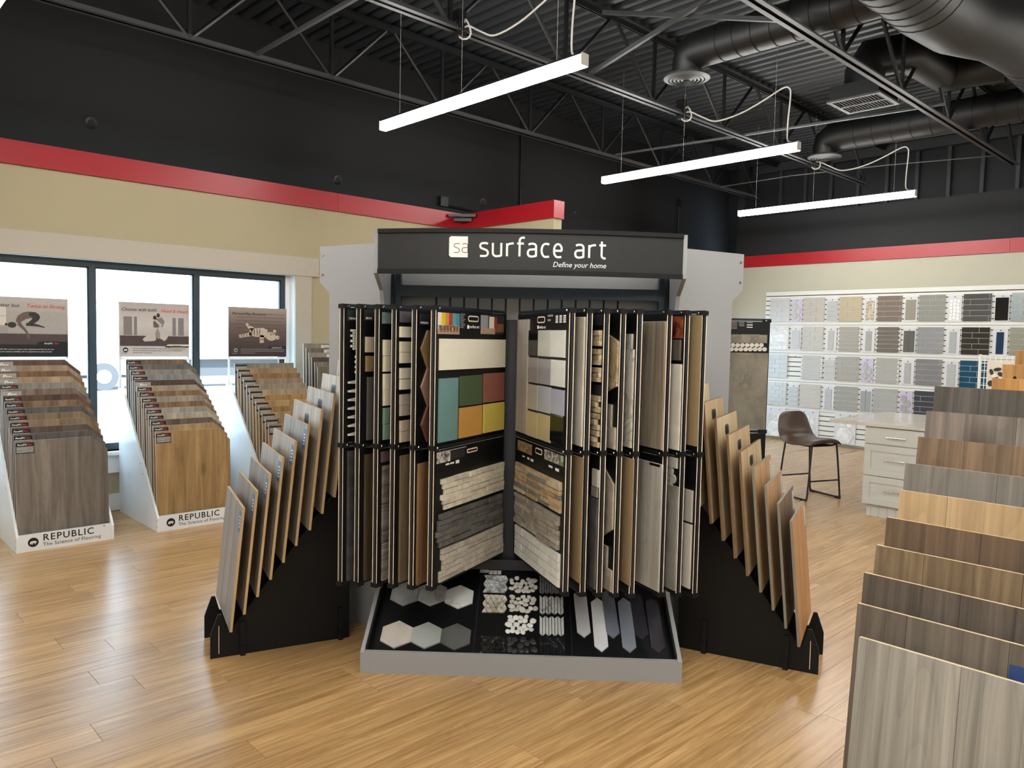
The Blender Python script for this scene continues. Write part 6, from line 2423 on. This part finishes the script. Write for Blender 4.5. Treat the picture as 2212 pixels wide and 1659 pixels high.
for r in range(4):
    for k in range(7):
        if ROWS_BIG[r][k]:
            big_board(r, k, ROWS_BIG[r][k])
        if ROWS_SMALL[r][k]:
            small_board(r, k, ROWS_SMALL[r][k])
for k, yl in enumerate((6.405, 5.83, 5.235)):
    W_, H_ = .335, .488
    o = ob('tile_sample_card', MB().box(-.006, -W_, 0, 0, 0, H_).mesh('tile_sample_card', m_board_w), None, (XB, yl, .042))
    tag(o, 'white card of marble tiles with a hexagon, %s' % ('left of the stool', 'hidden behind the stool back', 'under the worktop overhang')[k], 'tile sample', 'marble cards in the bottom row of the slatwall')
    for y in (-.09, -.24):
        ob('hook', me_hook, o, (0, y, H_-.02))
    tile_box(o, -.04, .275, -.185, .40, m_mw, -.006, .008)
    tile_box(o, -.19, .275, -.27, .40, m_mw, -.006, .008)
    ob('hexagon_tile', MB().prism([(.145*math.cos(a_), .145*.866*math.sin(a_)/.866) for a_ in [math.pi/3*t_ for t_ in range(6)]], 0, -.009, 'X', ch=.002).mesh('hexagon_tile', m_mw), o, (-.006, -W_/2, .14))
o = tag(ob('wall_hook', me_hook, None, (XB+.006, 5.93, 1.405)), 'bare black hook on an empty slat, third row, left of the picket board', 'hook')

# ================================================================== WIRE RACK AND BLOCK SAMPLES AT THE FAR RIGHT
wx = 9.3
wr_ = thing('wire_rack', 'white wire grid rack holding pebble sheets in front of the tile wall', 'wire rack', (wx, 2.50, 0))
gm = MB()
for k in range(2):
    ob('rack_post', MB().tube([(.0+.04*k, -.0, 0), (.0+.04*k, 0, 1.535)], .010, 6).mesh('rack_post', m_wire), wr_)
ob('rack_post', MB().tube([(0, -.9, 0), (0, -.9, 1.535)], .010, 6).mesh('rack_post', m_wire), wr_)
me_h = MB().tube([(0, 0, 0), (0, -.9, 0)], .0045, 5).mesh('grid_wire', m_wire)
me_v = MB().tube([(0, 0, 0), (0, 0, 1.45)], .0035, 5).mesh('grid_wire', m_wire)
for k in range(19):
    ob('grid_wire', me_h, wr_, (0, 0, .1+.079*k))
for k in range(17):
    ob('grid_wire', me_v, wr_, (0, -.05-.05*k, .08))
ob('rack_foot', MB().box(-.2, -.02, 0, .2, .02, .03).mesh('rack_foot', m_wire), wr_)
ob('rack_foot', MB().box(-.2, -.92, 0, .2, -.88, .03).mesh('rack_foot', m_wire), wr_)
m_sheet = plain('cream_mesh_sheet', (214, 202, 184), .7, var=.05)
m_pk = plain('black_pebble', (34, 34, 36), .4, var=.1)
m_pw = plain('cream_pebble', (226, 212, 194), .45, var=.05)
for s_i, (ya, desc) in enumerate(((-.075, 'black and cream pebble sheet hanging at the left of the wire rack'), (-.285, 'black and cream pebble sheet hanging at the right of the wire rack'))):
    sh_ = ob('pebble_sheet', MB().box(-.012, -.19, 0, -.006, 0, .30).mesh('pebble_sheet', m_sheet), None, (wx, 2.50+ya, 1.16))
    tag(sh_, desc, 'tile sample', 'pebble sheets on the wire rack')
    rn = random.Random(40+s_i)
    spots = [(.10, .22, .038, .02, .2, 1), (.045, .19, .018, .034, .3, 1), (.075, .15, .03, .022, .0, 0), (.13, .17, .03, .022, -.6, 1), (.09, .115, .03, .028, 0, 1), (.14, .12, .03, .025, .3, 0), (.045, .07, .03, .033, 0, 1), (.10, .065, .025, .024, 0, 0), (.15, .075, .026, .03, .5, 1), (.12, .03, .04, .016, .5, 1), (.06, .02, .03, .015, 0, 0), (.16, .25, .02, .014, 0, 0)]
    for (py_, pz_, rx, rz_, rot, dark) in spots:
        ob('pebble', MB().prism([(-p[0], p[1]) for p in blob(0, 0, rx, rz_, 12, rot)], -.012, -.022, 'X', ch=.004).mesh('pebble', m_pk if dark else m_pw), sh_, (0, -py_, pz_))
# block samples on a low stepped stand
bs = thing('block_stand', 'low black stepped stand under the thick oak block samples', 'stand', (3.35, .50, 0))
for k in range(3):
    ob('stand_step', MB().box(.16*k, -.25, 0, .16*k+.16, .42-.06*k, .98+.045*k).mesh('stand_step', m_black_soft), bs)
m_amb = wood('amber_oak_block', (196, 140, 66), (150, 96, 38), 'Z', var=.15, across=24)
m_ambe = plain('amber_block_edge', (176, 126, 66), .6, var=.3, scale=60)
for k, (px0, px1, py, desc) in enumerate(((2143, 2166, 817, 'shortest'), (2166, 2196, 787, 'middle'), (2194, 2240, 757, 'tallest'))):
    X_ = 3.43+.16*k
    P = onx(px0, py, X_)
    zb_ = .98+.045*k
    wd_ = .30
    mb = MB()
    mb.cur = 1
    mb.box(0, -wd_, 0, .035, 0, P.z-zb_)
    mb.mi[5] = 0
    o = ob('block_sample', mb.mesh('block_sample', m_amb, m_ambe), None, (X_, P.y, zb_))
    tag(o, '%s of the three thick amber oak block samples behind the right front rack' % desc, 'flooring sample', 'thick oak block samples')
    ob('finger_hole', MB().prism([(-p[0], p[1]) for p in blob(0, 0, .008, .02, 12)], -.0008, 0, 'X').mesh('finger_hole', m_black_soft), o, (0, -.045, P.z-zb_-.065))
    ob('dark_label', MB().box(-.0008, -.28, 0, 0, -.025, P.z-zb_-.12).mesh('dark_label', m_black_board), o)
